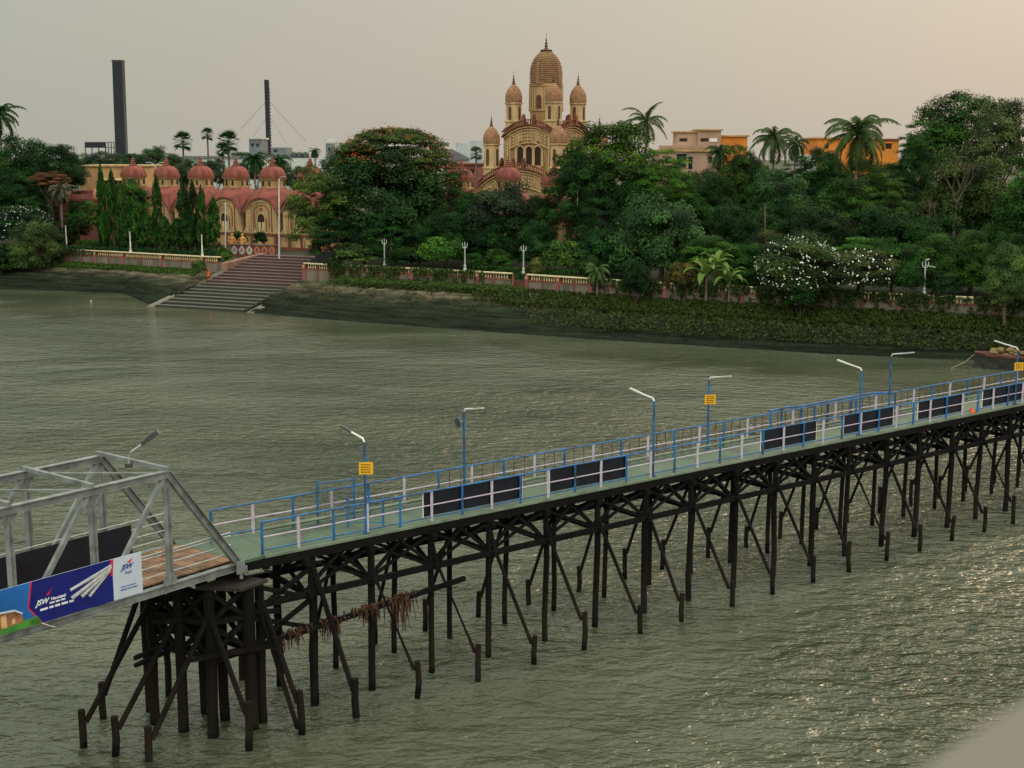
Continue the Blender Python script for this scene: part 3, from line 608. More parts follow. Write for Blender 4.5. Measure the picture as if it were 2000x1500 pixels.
def temple_build():
    D = 225.0; c = A(1066, 300, D); Z0 = 5.4
    Z = lambda py: A(1066, py, D).z-Z0
    root = thing('temple', (c.x, D, Z0), 'great cream temple with nine ribbed spires rising above the trees', 'temple', rz=-R(34))
    Wl, Wu = 8.0, 4.95
    def storey(W, zb, peak, drop, nm):
        top = lambda u: peak-drop*(abs(u)/W)**2
        F = face_bits(W); b = MB()
        pr = [(W-2*W*i/16, top(W-2*W*i/16)) for i in range(17)]
        b.prism([(x, -W, z) for x, z in [(-W, zb), (W, zb)]+pr], (0, 2*W, 0))
        W2 = W-.02
        b.prism([(-W2-.03, y, z) for y, z in ([(-W2, zb), (W2, zb)]+[(y*W2/W, z-.01) for y, z in pr])][::-1], (2*W2+.06, 0, 0))
        bd = b.build(nm, 'cream', root, world=False)
        red, crm = MB(), MB()
        for k in range(4):
            f = F[k]
            arc_strip(red, f, -W-.25, W+.25, lambda u: top(u)+.75, .16, .1, .42, 16)          # parapet coping
            arc_strip(red, f, -W-.3, W+.3, lambda u: top(u)+.02, .20, -.05, .5, 16)
            for q in range(int(W*2/.42)):
                u = -W+.2+q*.42; red.cbox(f(u, .26, top(u)+.3), .14, .14, .58)
            for n_, (dz, th, o1) in enumerate(((.42, .14, .30), (.85, .12, .2))): arc_strip(crm, f, -W, W, lambda u: top(u)-dz, th, -.05, o1, 16)
            arc_strip(red, f, -W, W, lambda u: top(u)-.64, .07, -.05, .16, 16)
            # rows of small bosses under the cornice
            for rr in range(3):
                m = int(W*2*.72/.55)
                for q in range(m):
                    u = (q-(m-1)/2)*.55; crm.cbox(f(u, .05, top(u)-1.35-rr*.55), .26, .16, .30)
            arc_strip(crm, f, -W*.74, W*.74, lambda u: top(u)-2.95+0*u, .14, -.05, .26, 12); arc_strip(red, f, -W*.74, W*.74, lambda u: top(u)-3.15, .07, -.05, .18, 12)
            for s in (-1, 1):
                for us in (.97, .86, .77):
                    x = s*us*W; crm.hexa([f(x-.13, .12, zb), f(x+.13, .12, zb), f(x+.13, -.05, zb), f(x-.13, -.05, zb)], [f(x-.13, .12, top(x)-1.1), f(x+.13, .12, top(x)-1.1), f(x+.13, -.05, top(x)-1.1), f(x-.13, -.05, top(x)-1.1)])
                m = int((top(W)-1.1-zb)/.5)
                for q in range(m):
                    crm.cbox(f(s*.915*W, .04, zb+.3+q*.5), .28, .28, .26); red.cbox(f(s*W*1.0, .02, zb+.3+q*.5), .24, .24, .20)
        red.build('cornice', 'red', bd, world=False); crm.build('moulding', 'cream2', bd, world=False)
        return bd, F, top
    zl_peak, zl_drop = Z(327), 2.9
    zu_peak, zu_drop = Z(243), 1.75
    lo, Fl, tl = storey(Wl, -1.0, zl_peak, zl_drop, 'lower_storey')
    up, Fu, tu = storey(Wu, zl_peak-3.5, zu_peak, zu_drop, 'upper_storey')
    for F, zb, h, w_, par in ((Fu, Z(322), Z(286)-Z(322), 1.25, up),):
        for k in (0, 1, 3):
            for u in (-1.72, 0, 1.72):
                o = MB(); arch_panel(o, F[k], u, w_, zb, h, .0, .06); a_ = o.build('arched_opening', 'dark', par, world=False)
            o = MB()
            for u in (-1.72, 0, 1.72): arch_ring(o, F[k], u, w_, zb, h, -.05, .2, .17)
            for u in (-2.6, -.86, .86, 2.6): o.lathe([(.2, 0), (.17, h*.9), (.27, h)], F[k](u, .15, zb-.2), 8)
            o.build('arcade', 'cream2', par, world=False)
            o = MB()
            for u in (-1.72, 0, 1.72): o.cbox(F[k](u, .1, zb+h+.55), .3, .3, .5)
            o.build('arcade_boss', 'red', par, world=False)
    for k in (0, 1, 3):                                        # lower storey arcade
        for u in (-4, -2, 0, 2, 4):
            o = MB(); arch_panel(o, Fl[k], u, 1.4, 1.2, 5.4, .0, .06); o.build('arched_opening', 'dark', lo, world=False)
    # turrets
    hl, hu = 6.5, 3.85
    for sx in (-1, 1):
        for sy in (-1, 1):
            turret(root, sx*hl, sy*hl, zl_peak-3.2, Z(281), Z(246), Z(221), 1.17)
            turret(root, sx*hu, sy*hu, zu_peak-2.0, Z(201), Z(164), Z(138), 1.17)
    # small parapet knobs at the crown of each face
    b = MB()
    for F, tp in ((Fl, tl), (Fu, tu)):
        for k in range(4):
            for u in (-1.0, 1.0): b.cbox(F[k](u, .2, tp(u)+.55), .5, .5, 1.3); b.ball(F[k](u, .2, tp(u)+1.4), .28)
    b.build('parapet_pier', 'red', root, world=False)
    # central spire
    r = 2.25; zb, zs, zd, zt = zu_peak-1.6, Z(165), Z(97), Z(64)
    b = MB(); hh = zs-zb; z2 = Z(218)-zb
    b.lathe([(r*.98, 0), (r*.98, z2), (r*1.08, z2+.05), (r*1.08, z2+.35), (r*.96, z2+.4), (r*.96, hh-.4), (r*1.06, hh-.3), (r*1.06, hh)], (0, 0, zb), 32, rot=R(5.6), power=4.5)
    ct = b.build('central_tower', 'cream', root, world=False)
    o2 = MB()
    f4 = face_bits(r*.97)
    for k in range(4):
        o = MB(); arch_panel(o, f4[k], 0, .9, Z(216), Z(186)-Z(216), 0, .1); o.build('window', 'windowbrown', ct, world=False)
        for u in (-1.15, -.75, .75, 1.15, 1.6, -1.6): o2.hexa([f4[k](u-.07, .12, Z(216)), f4[k](u+.07, .12, Z(216)), f4[k](u+.07, 0, Z(216)), f4[k](u-.07, 0, Z(216))], [f4[k](u-.07, .12, zs-.4), f4[k](u+.07, .12, zs-.4), f4[k](u+.07, 0, zs-.4), f4[k](u-.07, 0, zs-.4)])
    o2.build('pilaster', 'cream2', ct, world=False)
    prof = []; mats = []; nr = 17; H_ = zd-zs
    def rad(t): return r*1.13*float(np.interp(t, [0, .3, .48, .60, .70, .78, .86, .93, 1], [1.0, 1.01, .96, .88, .78, .66, .51, .34, .15]))
    for i in range(nr):
        t0, t1 = i/nr, (i+1)/nr
        prof += [(rad(t0)*1.035, H_*t0), (rad(t0)*1.035, H_*(t0+.55/nr)), (rad(t0)*.95, H_*(t0+.60/nr)), (rad(t1)*.95, H_*(t1-.02/nr))]
        mats += [0, 0, 1, 0]
    b = MB(); b.lathe(prof, (0, 0, zs), 40, power=2.25, rot=R(4.5), mats=mats[:len(prof)-1]); b.build('dome', ['domebrown', 'domecream'], ct, world=False)
    b = MB()
    for k in range(4):
        a = k*math.pi/2
        pts = [(rad(t)*.97*math.cos(a), rad(t)*.97*math.sin(a), zs+H_*t) for t in [i/12 for i in range(12)]]
        b.path(pts, [.34*(1-.75*(i/11)**2) for i in range(12)], 6)
    b.build('dome_spine', 'domebrown', ct, world=False)
    b = MB(); s_ = (zt-zd)/2.5; b.lathe([(.95, -.35), (1.05, -.1), (.5, .1)], (0, 0, zd), 16); finial(b, (0, 0, zd), s_); b.build('finial', 'finial', ct, world=False)
temple_build()
# ---------------------------------------------------------------- the jetty
JD = Vector((.793, .609, 0)).normalized(); JN = Vector((JD.y, -JD.x, 0)); J0 = Vector((-8.17, 42.02, 0)); DZ = 5.66; RT = 6.75; JW = 2.35
def J(s, n, z): p = J0+JD*s+JN*n; return Vector((p.x, p.y, z))
SE = 66.0                                       # shore end of the jetty, well outside the picture
gdir = Vector((-.62, -.785, 0)).normalized(); gac = Vector((gdir.y, -gdir.x, 0)); GE = Vector((-8.85, 41.26, 0))
def T(t, a, z): p = GE+gdir*t+gac*a; return Vector((p.x, p.y, z))
GW = 3.35
jet = thing('jetty', J(0, 0, 0), 'long pile jetty with green deck, blue railings and black timber piles', 'jetty')
b = MB()
dk = [J(.02, .12, 0), J(SE, .12, 0), J(SE, -JW-.12, 0), J(-.7, -JW-.12, 0), T(-.05, GW+.1, 0), T(-.05, -.1, 0)]
b.prism([Vector((p.x, p.y, DZ-.10)) for p in dk], (0, 0, .10)); b.build('deck', 'deckgreen', jet)
b = MB(); b.bar(J(0, .165, DZ-.035), J(SE, .165, DZ-.035), .08, .09); b.bar(J(0, -JW-.165, DZ-.035), J(SE, -JW-.165, DZ-.035), .08, .09); b.build('deck_edge', 'deckedge', jet)
# railings
def railing(nm, n, s0, s1, posts, rods, jog=None):
    rb = MB(); off = lambda s: n
    rb.tube(J(s0, n, RT), J(s1, n, RT), .035, n=6); 
    r = rb.build(nm, 'blue', jet)
    m = MB(); m.tube(J(s0, n, DZ+.58), J(s1, n, DZ+.58), .026, n=6); m.build('middle_rail', 'pink', r)
    m = MB(); m.tube(J(s0, n, DZ+.14), J(s1, n, DZ+.14), .028, n=6); m.build('lower_rail', 'blue', r)
    for i, s in enumerate(posts):
        p = MB(); p.bar(J(s, n, DZ-.14), J(s, n, RT-.02), .085 if i % 2 == 0 else .095); p.build('rail_post', 'blue' if i % 2 == 0 else 'pink', r)
    if rods:
        for s in rods:
            p = MB(); p.bar(J(s, n, DZ+.0), J(s, n, RT-.02), .035); p.build('rail_rod', 'rustrod', r)
    return r
SP = 1.338
near_posts = [SP*i for i in range(1, int(SE/SP))]
railing('near_railing', 0, 0, SE, [0]+near_posts, None)
far_posts = [-.7+1.55*i for i in range(0, int(SE/1.55))]
rods = [x for i in range(6, 34) for x in (-.7+1.55*i+.5, -.7+1.55*i+1.03)]
fr = railing('far_railing', -JW, -.7, SE, far_posts, rods)
b = MB(); s0 = 27.2                                          # the stepped upper handrail half-way along
b.path([J(s0, -JW-.1, RT+.10), J(s0+1.2, -JW-.12, RT+.14), J(s0+2.3, -JW-.15, RT+.06), J(s0+7.6, -JW-.15, RT+.12), J(s0+9, -JW, RT)], .045, 6)
for s in (s0+.9, s0+2.3, s0+4.2, s0+6): b.bar(J(s, -JW-.13, DZ), J(s, -JW-.13, RT+.08), .09)
b.build('raised_handrail', 'blue', fr)
# inner service pipe and cable trough on the far side
b = MB(); b.tube(J(1, -JW+.28, DZ+.20), J(SE, -JW+.28, DZ+.20), .06, n=6); b.build('service_pipe', 'deckedge', jet)
# substructure
rnd = random.Random(11)
Sb = [4.0+2.6*k for k in range(0, 24)]
b = MB()
for n in (0.10, -.8, -1.6, -2.45): b.bar(J(-1.9, n, DZ-.25), J(SE, n, DZ-.25), .18, .28)
b.bar(T(-.2, -.1, DZ-.30), T(-.2, GW+.1, DZ-.30), .3, .38); b.bar(T(-1, -.05, DZ-.3), J(.2, .1, DZ-.3), .2, .36)
b.build('deck_beam', 'wood', jet)
b = MB(); WB = 4.05
for n in (.22, -2.52): b.bar(J(-.6 if n > 0 else -1, n, WB), J(SE, n, WB), .17, .20)
b.bar(J(-2.2, .3, 2.55), J(7.9, .3, 3.35), .15, .16)
b.build('waler', 'wood', jet)
b = MB()
for i, s in enumerate([1.5]+Sb):
    for n in (.06, -2.36):
        for a_, c_ in (((s, WB), (s+2.6, DZ-.42)), ((s+2.6, WB), (s, DZ-.42))): b.bar(J(a_[0], n, a_[1]), J(c_[0], n, c_[1]), .08, .10)
        b.bar(J(s, n, WB+.05), J(s+1.3, n, DZ-.45), .10, .11); b.bar(J(s+2.6, n, WB+.05), J(s+1.3, n, DZ-.45), .10, .11)
    b.bar(J(s, .1, WB), J(s, -2.4, DZ-.45), .10, .12); b.bar(J(s, -2.4, WB), J(s, .1, DZ-.45), .10, .12)
    b.bar(J(s, .35, DZ-.50), J(s, -2.65, DZ-.50), .2, .22); b.bar(J(s, .5, WB), J(s, -2.8, WB), .14, .18)
b.build('cross_bracing', 'wood', jet)
def pile(s, n, top, r, lean=(0, 0), nm='pile'):
    p = MB(); j = lambda: rnd.uniform(-.05, .05)
    z0 = -1.2; pts = [J(s+lean[0]*(z0-top)/top*-1, n+lean[1]*(z0-top)/top*-1, z0)] if False else None
    a = J(s, n, z0); c = J(s+lean[0], n+lean[1], top); m1 = a.lerp(c, .35)+Vector((j(), j(), 0)); m2 = a.lerp(c, .7)+Vector((j(), j(), 0))
    p.path([a, m1, m2, c], [r*1.05, r*.98, r, r*.95], 8); p.build(nm, 'wood', jet)
for k, s in enumerate(Sb):
    js = rnd.uniform(-.12, .12)
    pile(s+js, .12, DZ-.4, .122+rnd.uniform(-.015, .02), (rnd.uniform(-.08, .08), 0))
    pile(s+js+rnd.uniform(-.1, .1), -2.42, DZ-.4, .105, (rnd.uniform(-.08, .08), 0))
    # stub piles and rakers
    for sg, n0, n1 in ((1, .15, 1.75), (-1, -2.4, -3.65)):
        ss = s+.75+rnd.uniform(-.15, .15) if sg > 0 else s-.3+rnd.uniform(-.2, .2)
        top = rnd.uniform(1.05, 1.5)
        pile(ss, n1, top, .105, (0, 0), 'stub_pile')
        p = MB(); p.path([J(ss-.05, n1-.12*sg, top-.35), J(s+.1, n0+.12*sg, WB+.1), J(s, n0-.1*sg, DZ-.5)] if sg > 0 else [J(ss, n1+.12, top-.2), J(s, n0-.15, WB+.1), J(s, n0+.1, DZ-.5)], [.07, .07, .066], 6)
        p.build('raker', 'wood', jet)
# the heavier tower under the gangway end
for s, n, r in ((-3.17, -1.84, .17), (-2.69, -.71, .18), (-2.11, .32, .19), (-1.18, -.71, .17), (-.8, .46, .21), (-.29, .24, .16), (-1.53, -1.6, .14), (-1.91, -3.75, .12), (.8, -3.56, .13), (1.79, 0, .15), (3.79-2.2, -2.16, .14), (-1.0, -2.6, .15), (-2.9, -2.9, .15)):
    pile(s, n, DZ-.45 if not (-2.6 < s < -.2 and n > 0) else 4.87, r, (0, 0))
stubs = [((163, 1459), 1.25, (-3.2, -1.8, 4.2)), ((202, 1402), 1.25, (-3.1, -2.9, 4.2)), ((227, 1476), 1.3, (-2.7, -.7, 4.0)), ((292, 1485), 1.1, (-2.1, .3, 4.1)), ((487, 1464), 1.6, (-2.1, .4, 4.1)), ((587, 1434), 1.5, (-.3, .3, 4.4)), ((695, 1400), 1.35, (1.8, .1, 4.9))]
for (px, py), h, tp in stubs:
    q = G(px, py, 0)-J0; s, n = q.dot(JD), q.dot(JN)
    pile(s, n, h, .125, (0, 0), 'stub_pile')
    p = MB(); p.path([J(s+.05*(tp[0]-s), n+.05*(tp[1]-n), h-.45), J(tp[0], tp[1], tp[2])], [.09, .095], 6); p.build('raker', 'wood', jet)
for s, n in ((1.45, 1.35),):
    p = MB(); p.path([J(s-1.2, n+.25, .1), J(-.4, .3, 4.3)], [.08, .09], 6); p.build('raker', 'wood', jet)
b = MB()
grid = [(-3.17, -1.84), (-2.69, -.71), (-2.11, .32), (-.8, .46), (-1.18, -.71), (-1.53, -1.6), (-2.9, -2.9), (-1.0, -2.6), (.8, -3.56), (1.79, 0)]
def lk(i, j, z0, z1, w=.11): (s0, n0), (s1, n1) = grid[i], grid[j]; b.bar(J(s0, n0, z0), J(s1, n1, z1), w, w+.04)
for lo_, hi_ in ((4.9, 3.8), (3.8, 2.75)):
    for i, j in ((0, 1), (1, 2), (2, 3), (3, 4), (4, 5), (5, 0), (6, 0), (6, 7), (7, 5), (1, 4), (3, 9)):
        lk(i, j, lo_, hi_); lk(i, j, hi_, lo_)
for z in (3.3, 4.4):
    for i, j in ((0, 3), (2, 4), (6, 1), (7, 4)): lk(i, j, z, z-.4, .08)
for z in (3.85, 2.75):
    for i, j in ((0, 1), (1, 2), (2, 3), (3, 4), (4, 5), (6, 0), (6, 7), (1, 4)): lk(i, j, z, z, .13)
for z, s in ((2.75, -1), (2.5, -.6)): b.bar(J(-4.1, -1.0, z), J(-2.6, -1.4, z+.1), .12)
b.bar(J(-2.9, .6, 2.9), J(.1, .75, 2.75), .12); b.bar(J(-3.5, -.9, 3.85), J(.2, .7, 3.9), .14)
b.build('tower_bracing', 'wood', jet)
b = MB(); c = J(-1.35, -.1, 4.85)
b.hexa([J(-2.3, -.2, 4.86), J(-1.2, .85, 4.86), J(-.1, .5, 4.86), J(-.7, -.8, 4.86)], [J(-2.3, -.2, 4.96), J(-1.2, .85, 4.96), J(-.1, .5, 4.96), J(-.7, -.8, 4.96)])
b.build('pile_cap', 'slab', jet)
# hanging roots and weed on the lower waler
b = MB()
for k in range(230):
    s = rnd.gauss(rnd.choice([2.2, 3.6, 3.9, 5.0, 5.3, 1.0]), .30); z = 2.62+(s+2.2)*.08; n = .3+rnd.uniform(-.12, .14)
    p = J(s, n, z+rnd.uniform(-.03, .16)); ln = abs(rnd.gauss(.22, .26))*(1.9 if 4.7 < s < 5.6 else 1); q = p+Vector((rnd.uniform(-.12, .12), rnd.uniform(-.12, .12), -ln*.5)); e = q+Vector((rnd.uniform(-.1, .1), rnd.uniform(-.1, .1), -ln*.6))
    b.path([p, q, e], [.035, .025, .008], 4)
tag(b.build('hanging_roots', 'debris'), 'brown tangle of dry roots caught on the low beam under the jetty', 'debris')

# black boards tied to the near railing
bd = [(6.35, 10.85, 'black board on the near railing closest to the gangway, first along the jetty'), (12.15, 16.15, 'black board second along the near railing, under the arm-left lamp'), (24.0, 27.7, 'black board third along the near railing, before the bend of blue handrail'), (29.6, 33.3, 'black board fourth along the near railing, below two lamp posts'), (35.2, 38.9, 'black board fifth along the near railing, beside the small red cloth'), (40.6, 46, 'black board cut by the right edge of the photo')]
for s0, s1, lb in bd:
    b = MB(); rt = thing('railing_board', J(s0, -.06, DZ), lb, 'board', 'black boards along the near railing')
    b.bar(J(s0, -.065, (DZ+.16+RT)/2), J(s1, -.065, (DZ+.16+RT)/2), .02, RT-DZ-.20); b.build('panel', 'board', rt)
    b = MB()
    for s in (s0+.01, s1-.01): b.bar(J(s, -.066, DZ+.14), J(s, -.066, RT-.04), .035)
    b.build('panel_frame', 'white', rt)

# ---------------------------------------------------------------- lamps, signs, horn
def lamp(lbl, s, n, ztop, side, sign=None, horn=False):
    base = J(s, n, DZ); rt = thing('street_lamp', base, lbl, 'lamp', 'lamp posts along the jetty')
    b = MB(); b.tube(base, J(s, n, ztop), .055, .045, 8); b.build('pole', 'blue', rt)
    b = MB(); e = J(s-.05, n-side*.75, ztop+.22); b.path([J(s, n, ztop-.02), J(s, n-side*.08, ztop+.10), e], .035, 6); b.build('arm', 'white', rt)
    b = MB(); b.bar(e+(J(0, 0, 0)-J(0, side*.05, 0))*0, J(s-.08, n-side*1.35, ztop+.34), .11, .055); b.build('lamp_head', 'steeldark' if s < 8 else 'offwhite', rt)
    b = MB(); b.cbox(J(s, n, DZ+.03), .22, .22, .05); b.build('base_plate', 'blue', rt)
    if sign: 
        p = J(s, n+.07*1, sign); st_ = thing('warning_sign', p, ['yellow notice plate with dark lettering on the lamp nearest the gangway', 'yellow notice plate on the far-side lamp midway along the jetty', 'yellow notice plate on the rightmost lamp post'][SG.pop(0)], 'sign', 'yellow signs on lamp posts')
        ax = Vector((1, .1, 0)).normalized()
        b = MB(); o_ = Vector((.01, -.06, 0)); b.bar(p+o_-ax*.24, p+o_+ax*.24, .02, .42); b.build('plate', 'yellow', st_)
        b = MB()
        for r_, cnt in ((.13, 4), (.045, 5), (-.04, 5), (-.125, 3)):
            for q in range(cnt):
                x0 = -.17+.34*q/cnt; b.bar(p+o_+ax*x0+Vector((0, -.014, r_)), p+o_+ax*(x0+.26/cnt)+Vector((0, -.014, r_)), .006, .035)
        b.build('lettering', 'signtext', st_)
    if horn:
        hp = J(s, n, ztop-.38); ht = thing('horn_loudspeaker', hp, 'grey horn loudspeaker fixed to the second jetty lamp post', 'loudspeaker')
        d = Vector((-.75, -.55, -.1)).normalized(); b = MB(); b.path([hp+d*.06, hp+d*.16, hp+d*.26, hp+d*.30], [.05, .08, .21, .23], 16); b.build('horn', 'metalgrey', ht)
        b = MB(); b.path([hp+d*.302, hp+d*.31], [.18, .17], 16); b.build('horn_mouth', 'steeldark', ht)
SG = [0, 1, 2]
def lamp_top(px, py, s, n):
    # height at which the measured top sits over the measured foot
    best = min((abs(projy(J(s, n, z))-py), z) for z in [6+.02*i for i in range(250)]); return best[1]
def projy(p):
    z = p.z-CAM_H; dep = p.y*CA-z*SA; up = p.y*SA+z*CA; return 750-FPX*up/dep
def s_at(px, n):
    u = (px-1000)/FPX; best = min((abs((lambda p: p.x/(p.y*CA-(p.z-CAM_H)*SA)-u)(J(.02*i, n, 7.0))), .02*i) for i in range(0, 3300)); return best[1]
for px, py, n, side, sg, hn, lb in ((714, 863, -.02, 1, 913, 0, 'blue lamp post nearest the gangway, its arm pointing left above a yellow sign'), (907, 803, -JW+.02, -1, 0, 1, 'blue lamp post carrying a horn loudspeaker'),
                                    (1276, 783, -.02, 1, 0, 0, 'plain blue lamp post with arm to the left, right of the second black board'), (1383, 741, -JW+.02, -1, 779, 0, 'far-side blue lamp post with yellow sign and short arm to the right'),
                                    (1680, 724, -.02, 1, 0, 0, 'blue lamp post rising beside the fourth black board, arm to the left'), (1738, 695, -JW+.02, -1, 0, 0, 'plain far-side lamp post with white arm pointing right'), (1985, 683, -.02, 1, 715, 0, 'rightmost blue lamp post, in front of the moored boat')):
    s = s_at(px, n); zt = lamp_top(px, py, s, n); zs_ = lamp_top(px, sg, s, n) if sg else None
    lamp(lb, s, n, zt, side, zs_, hn)
# small mesh barrier gates standing across the deck
for i, (s, n0, lb) in enumerate(((3.3, -2.2, 'blue mesh barrier gate standing by the far railing'), (3.9, -1.15, 'blue mesh barrier gate standing in the middle of the deck'))):
    rt = thing('barrier_gate', J(s, n0, DZ), lb, 'gate'); b = MB(); z0 = DZ+.05; h = 1.45 if i == 0 else .95
    e = (1.35, .25) if i == 0 else (1.0, .75)
    P0, P1 = (s, n0), (s+e[0], n0+e[1])
    for p in (P0, P1): b.bar(J(*p, DZ), J(*p, DZ+h+.1), .07)
    b.bar(J(*P0, DZ+h), J(*P1, DZ+h), .03); b.bar(J(*P0, z0+.1), J(*P1, z0+.1), .03); b.build('gate_frame', 'blue', rt)
    b = MB()
    for q in range(1, 14):
        t = q/14; b.bar(J(P0[0]+e[0]*t, P0[1]+e[1]*t, z0+.1), J(P0[0]+e[0]*t, P0[1]+e[1]*t, DZ+h), .009)
    for q in range(1, 8): b.bar(J(*P0, z0+.1+(h-.15)*q/8), J(*P1, z0+.1+(h-.15)*q/8), .009)
    b.build('mesh_infill', 'meshwire', rt)
# red cloth on the railing, slack rope by the gangway end
b = MB(); s = s_at(1896, 0)
vs = []; 
for i in range(6):
    for j in range(4): vs.append(J(s-.15+.11*i, .10+.05*math.sin(i*2+j), DZ+.36-.08*j-.05*i+.03*math.sin(3*i)))
b.add(vs, [(i*4+j, (i+1)*4+j, (i+1)*4+j+1, i*4+j+1) for i in range(5) for j in range(3)])
o = b.build('cloth', 'orangecloth'); md = o.modifiers.new('thick', 'SOLIDIFY'); md.thickness = .02
tag(o, 'crumpled orange-red cloth draped low on the near railing', 'cloth')

# ---------------------------------------------------------------- the grey truss gangway
BZ = 5.50; TZ = 9.05; PN = 2.62; NP = 6
gw = thing('gangway', T(0, GW/2, BZ), 'grey steel truss gangway with plank floor reaching the jetty from the left', 'gangway')
def ibeam(mb, p0, p1, w, h):
    p0 = Vector(p0); p1 = Vector(p1); d = (p1-p0).normalized(); up = Vector((0, 0, 1)); a = (d.cross(up).normalized() if abs(d.z) < .98 else gac.copy()); q = a.cross(d).normalized()
    t = .022
    for s_ in (-1, 1): mb.bar(p0+q*s_*(h/2-t/2), p1+q*s_*(h/2-t/2), w, t)
    mb.bar(p0, p1, t, h-2*t-.004)
def channel(mb, p0, p1, w): mb.bar(p0, p1, w, w)
for a_, nm in ((0, 'near_truss'), (GW, 'far_truss')):
    b = MB(); ibeam(b, T(-.05, a_, BZ), T(NP*PN, a_, BZ), .22, .24); ibeam(b, T(PN, a_, TZ), T((NP-.0)*PN, a_, TZ), .22, .22)
    tr = b.build(nm, 'steel', gw)
    b = MB(); ibeam(b, T(0, a_, BZ+.12), T(PN-.05, a_, TZ), .22, .22); b.build('end_post', 'steel', tr)
    for k in range(1, NP+1):
        b = MB(); ibeam(b, T(k*PN, a_, BZ+.12), T(k*PN, a_, TZ-.11), .13, .15); b.build('vertical_post', 'steel', tr)
        if k < NP:
            b = MB(); channel(b, T(k*PN+.12, a_, TZ-.12), T((k+1)*PN-.15, a_, BZ+.14), .13); b.build('diagonal', 'steel', tr)
    for k in range(1, NP+1):
        for z, h in ((TZ-.20, -.30), (BZ+.20, .30)):
            b = MB(); b.prism([T(k*PN-.3, a_+.012, z+(.1 if h < 0 else -.1)), T(k*PN+.3, a_+.012, z+(.1 if h < 0 else -.1)), T(k*PN+.12, a_+.012, z+h*.8), T(k*PN-.12, a_+.012, z+h*.8)], gac*-.024); b.build('gusset_plate', 'steel', tr)
b = MB()
for k in range(1, NP+1): b.bar(T(k*PN, -.1, TZ+.17), T(k*PN, GW+.1, TZ+.17), .12, .12)
for k in range(1, NP): b.bar(T(k*PN, .05, TZ+.02), T((k+1)*PN, GW-.05, TZ+.02), .07, .06)
b.build('top_strut', 'steel', gw)
b = MB()
for k in range(0, NP*2+1): b.bar(T(k*PN/2, .05, BZ-.02), T(k*PN/2, GW-.05, BZ-.02), .10, .16)
b.build('floor_beam', 'steeldark', gw)
b = MB(); q = 0; t = -.25; rr = random.Random(5)
while t < NP*PN:
    wd = .21; b.hexa([T(t, .30, BZ+.10), T(t, GW-.22, BZ+.10), T(t+wd-.02, GW-.22, BZ+.10), T(t+wd-.02, .30, BZ+.10)], [T(t, .30, BZ+.14+rr.uniform(0, .015)), T(t, GW-.22, BZ+.14+rr.uniform(0, .015)), T(t+wd-.02, GW-.22, BZ+.145), T(t+wd-.02, .30, BZ+.145)]); t += wd
for a_ in (.9, 1.7, 2.5): b.bar(T(-.2, a_, BZ+.165), T(NP*PN, a_, BZ+.165), .10, .02)
b.build('plank_floor', 'planks', gw)
for a_, off_ in ((.16, 0), (GW-.16, 0)):
    b = MB()
    for h in (.42, .72, 1.02, 1.12 if a_ < 1 else 1.3): b.tube(T(.1, a_, BZ+h*1.0), T(NP*PN, a_, BZ+h*1.0), .02, n=6)
    b.build('handrail', 'galv', gw)
b = MB(); p = T(0, -.16, BZ); b.cbox(p, .34, .03, .42, math.atan2(gdir.y, gdir.x)); b.cbox(T(-.1, -.05, BZ-.26), .10, .20, .30, .3); b.cbox(T(-.28, -.05, BZ-.16), .12, .22, .3, .3); b.build('bearing_bracket', 'steel', gw)
b = MB(); b.bar(T(1.75, GW-.24, BZ+.70), T(NP*PN, GW-.24, BZ+.70), .02, 1.05); o = b.build('panel', 'board', thing('railing_board', T(1.75, GW-.24, BZ), 'long black board standing inside the far side of the gangway', 'board'))
# gooseneck lamp on the truss
lp = T(PN+.2, 1.55, TZ+.2); rt = thing('street_lamp', lp, 'dark-headed lamp on a curved arm on top of the gangway truss', 'lamp')
hd = A(279, 866, lp.y+.1); hd2 = A(310, 843, lp.y+.1)
b = MB(); b.path([lp+Vector((0, 0, -.12)), lp+Vector((0, 0, .14)), lp+Vector((.08, 0, .30)), hd], .025, 8); b.build('arm', 'galv', rt)
b = MB(); b.cbox(lp+Vector((0, 0, -.12)), .2, .14, .12); b.build('clamp', 'steeldark', rt)
d = (hd2-hd).normalized(); b = MB(); b.bar(hd-d*.03, hd+d*.18, .20, .12); b.bar(hd+d*.18, hd2, .24, .15); b.build('lamp_head', 'steeldark', rt)

# banner on the near side of the gangway
bn = thing('banner', T(4, -.16, BZ+.05), 'long blue and white advertising banner with steel bars, hung on the near truss', 'banner')
bx = -gdir                                       # reading direction
B0 = T(3.76, -.17, BZ+.17)                       # lower right corner of the banner
def Bp(x, z, o=0): return B0+gdir*x+Vector((0, 0, z))-gac*o    # x = metres left of the right end
def bpoly(mb, pts, o=.006): mb.prism([Bp(x, z, o) for x, z in pts], gac*.005)
BH = 1.26
b = MB(); b.prism([Bp(0, 0), Bp(7.2, 0), Bp(7.2, BH), Bp(0, BH)], gac*.02); b.build('backing', 'bannerwhite', bn)
b = MB(); bpoly(b, [(1.02, 0), (3.35, 0), (3.75, BH*.42), (3.62, BH), (1.02, BH)]); b.build('blue_panel', 'bannerblue', bn)
b = MB(); bpoly(b, [(3.35, 0), (3.40, 0), (3.80, BH*.42), (3.67, BH), (3.62, BH), (3.75, BH*.42)]); bpoly(b, [(1.02, BH*.62), (1.10, BH*.62), (1.08, BH), (.98, BH)], .012); b.build('red_edge', 'bannerred', bn)
b = MB(); bpoly(b, [(3.40, 0), (7.2, 0), (7.2, BH), (3.67, BH), (3.80, BH*.42)]); b.build('sky_panel', 'bannersky', bn)
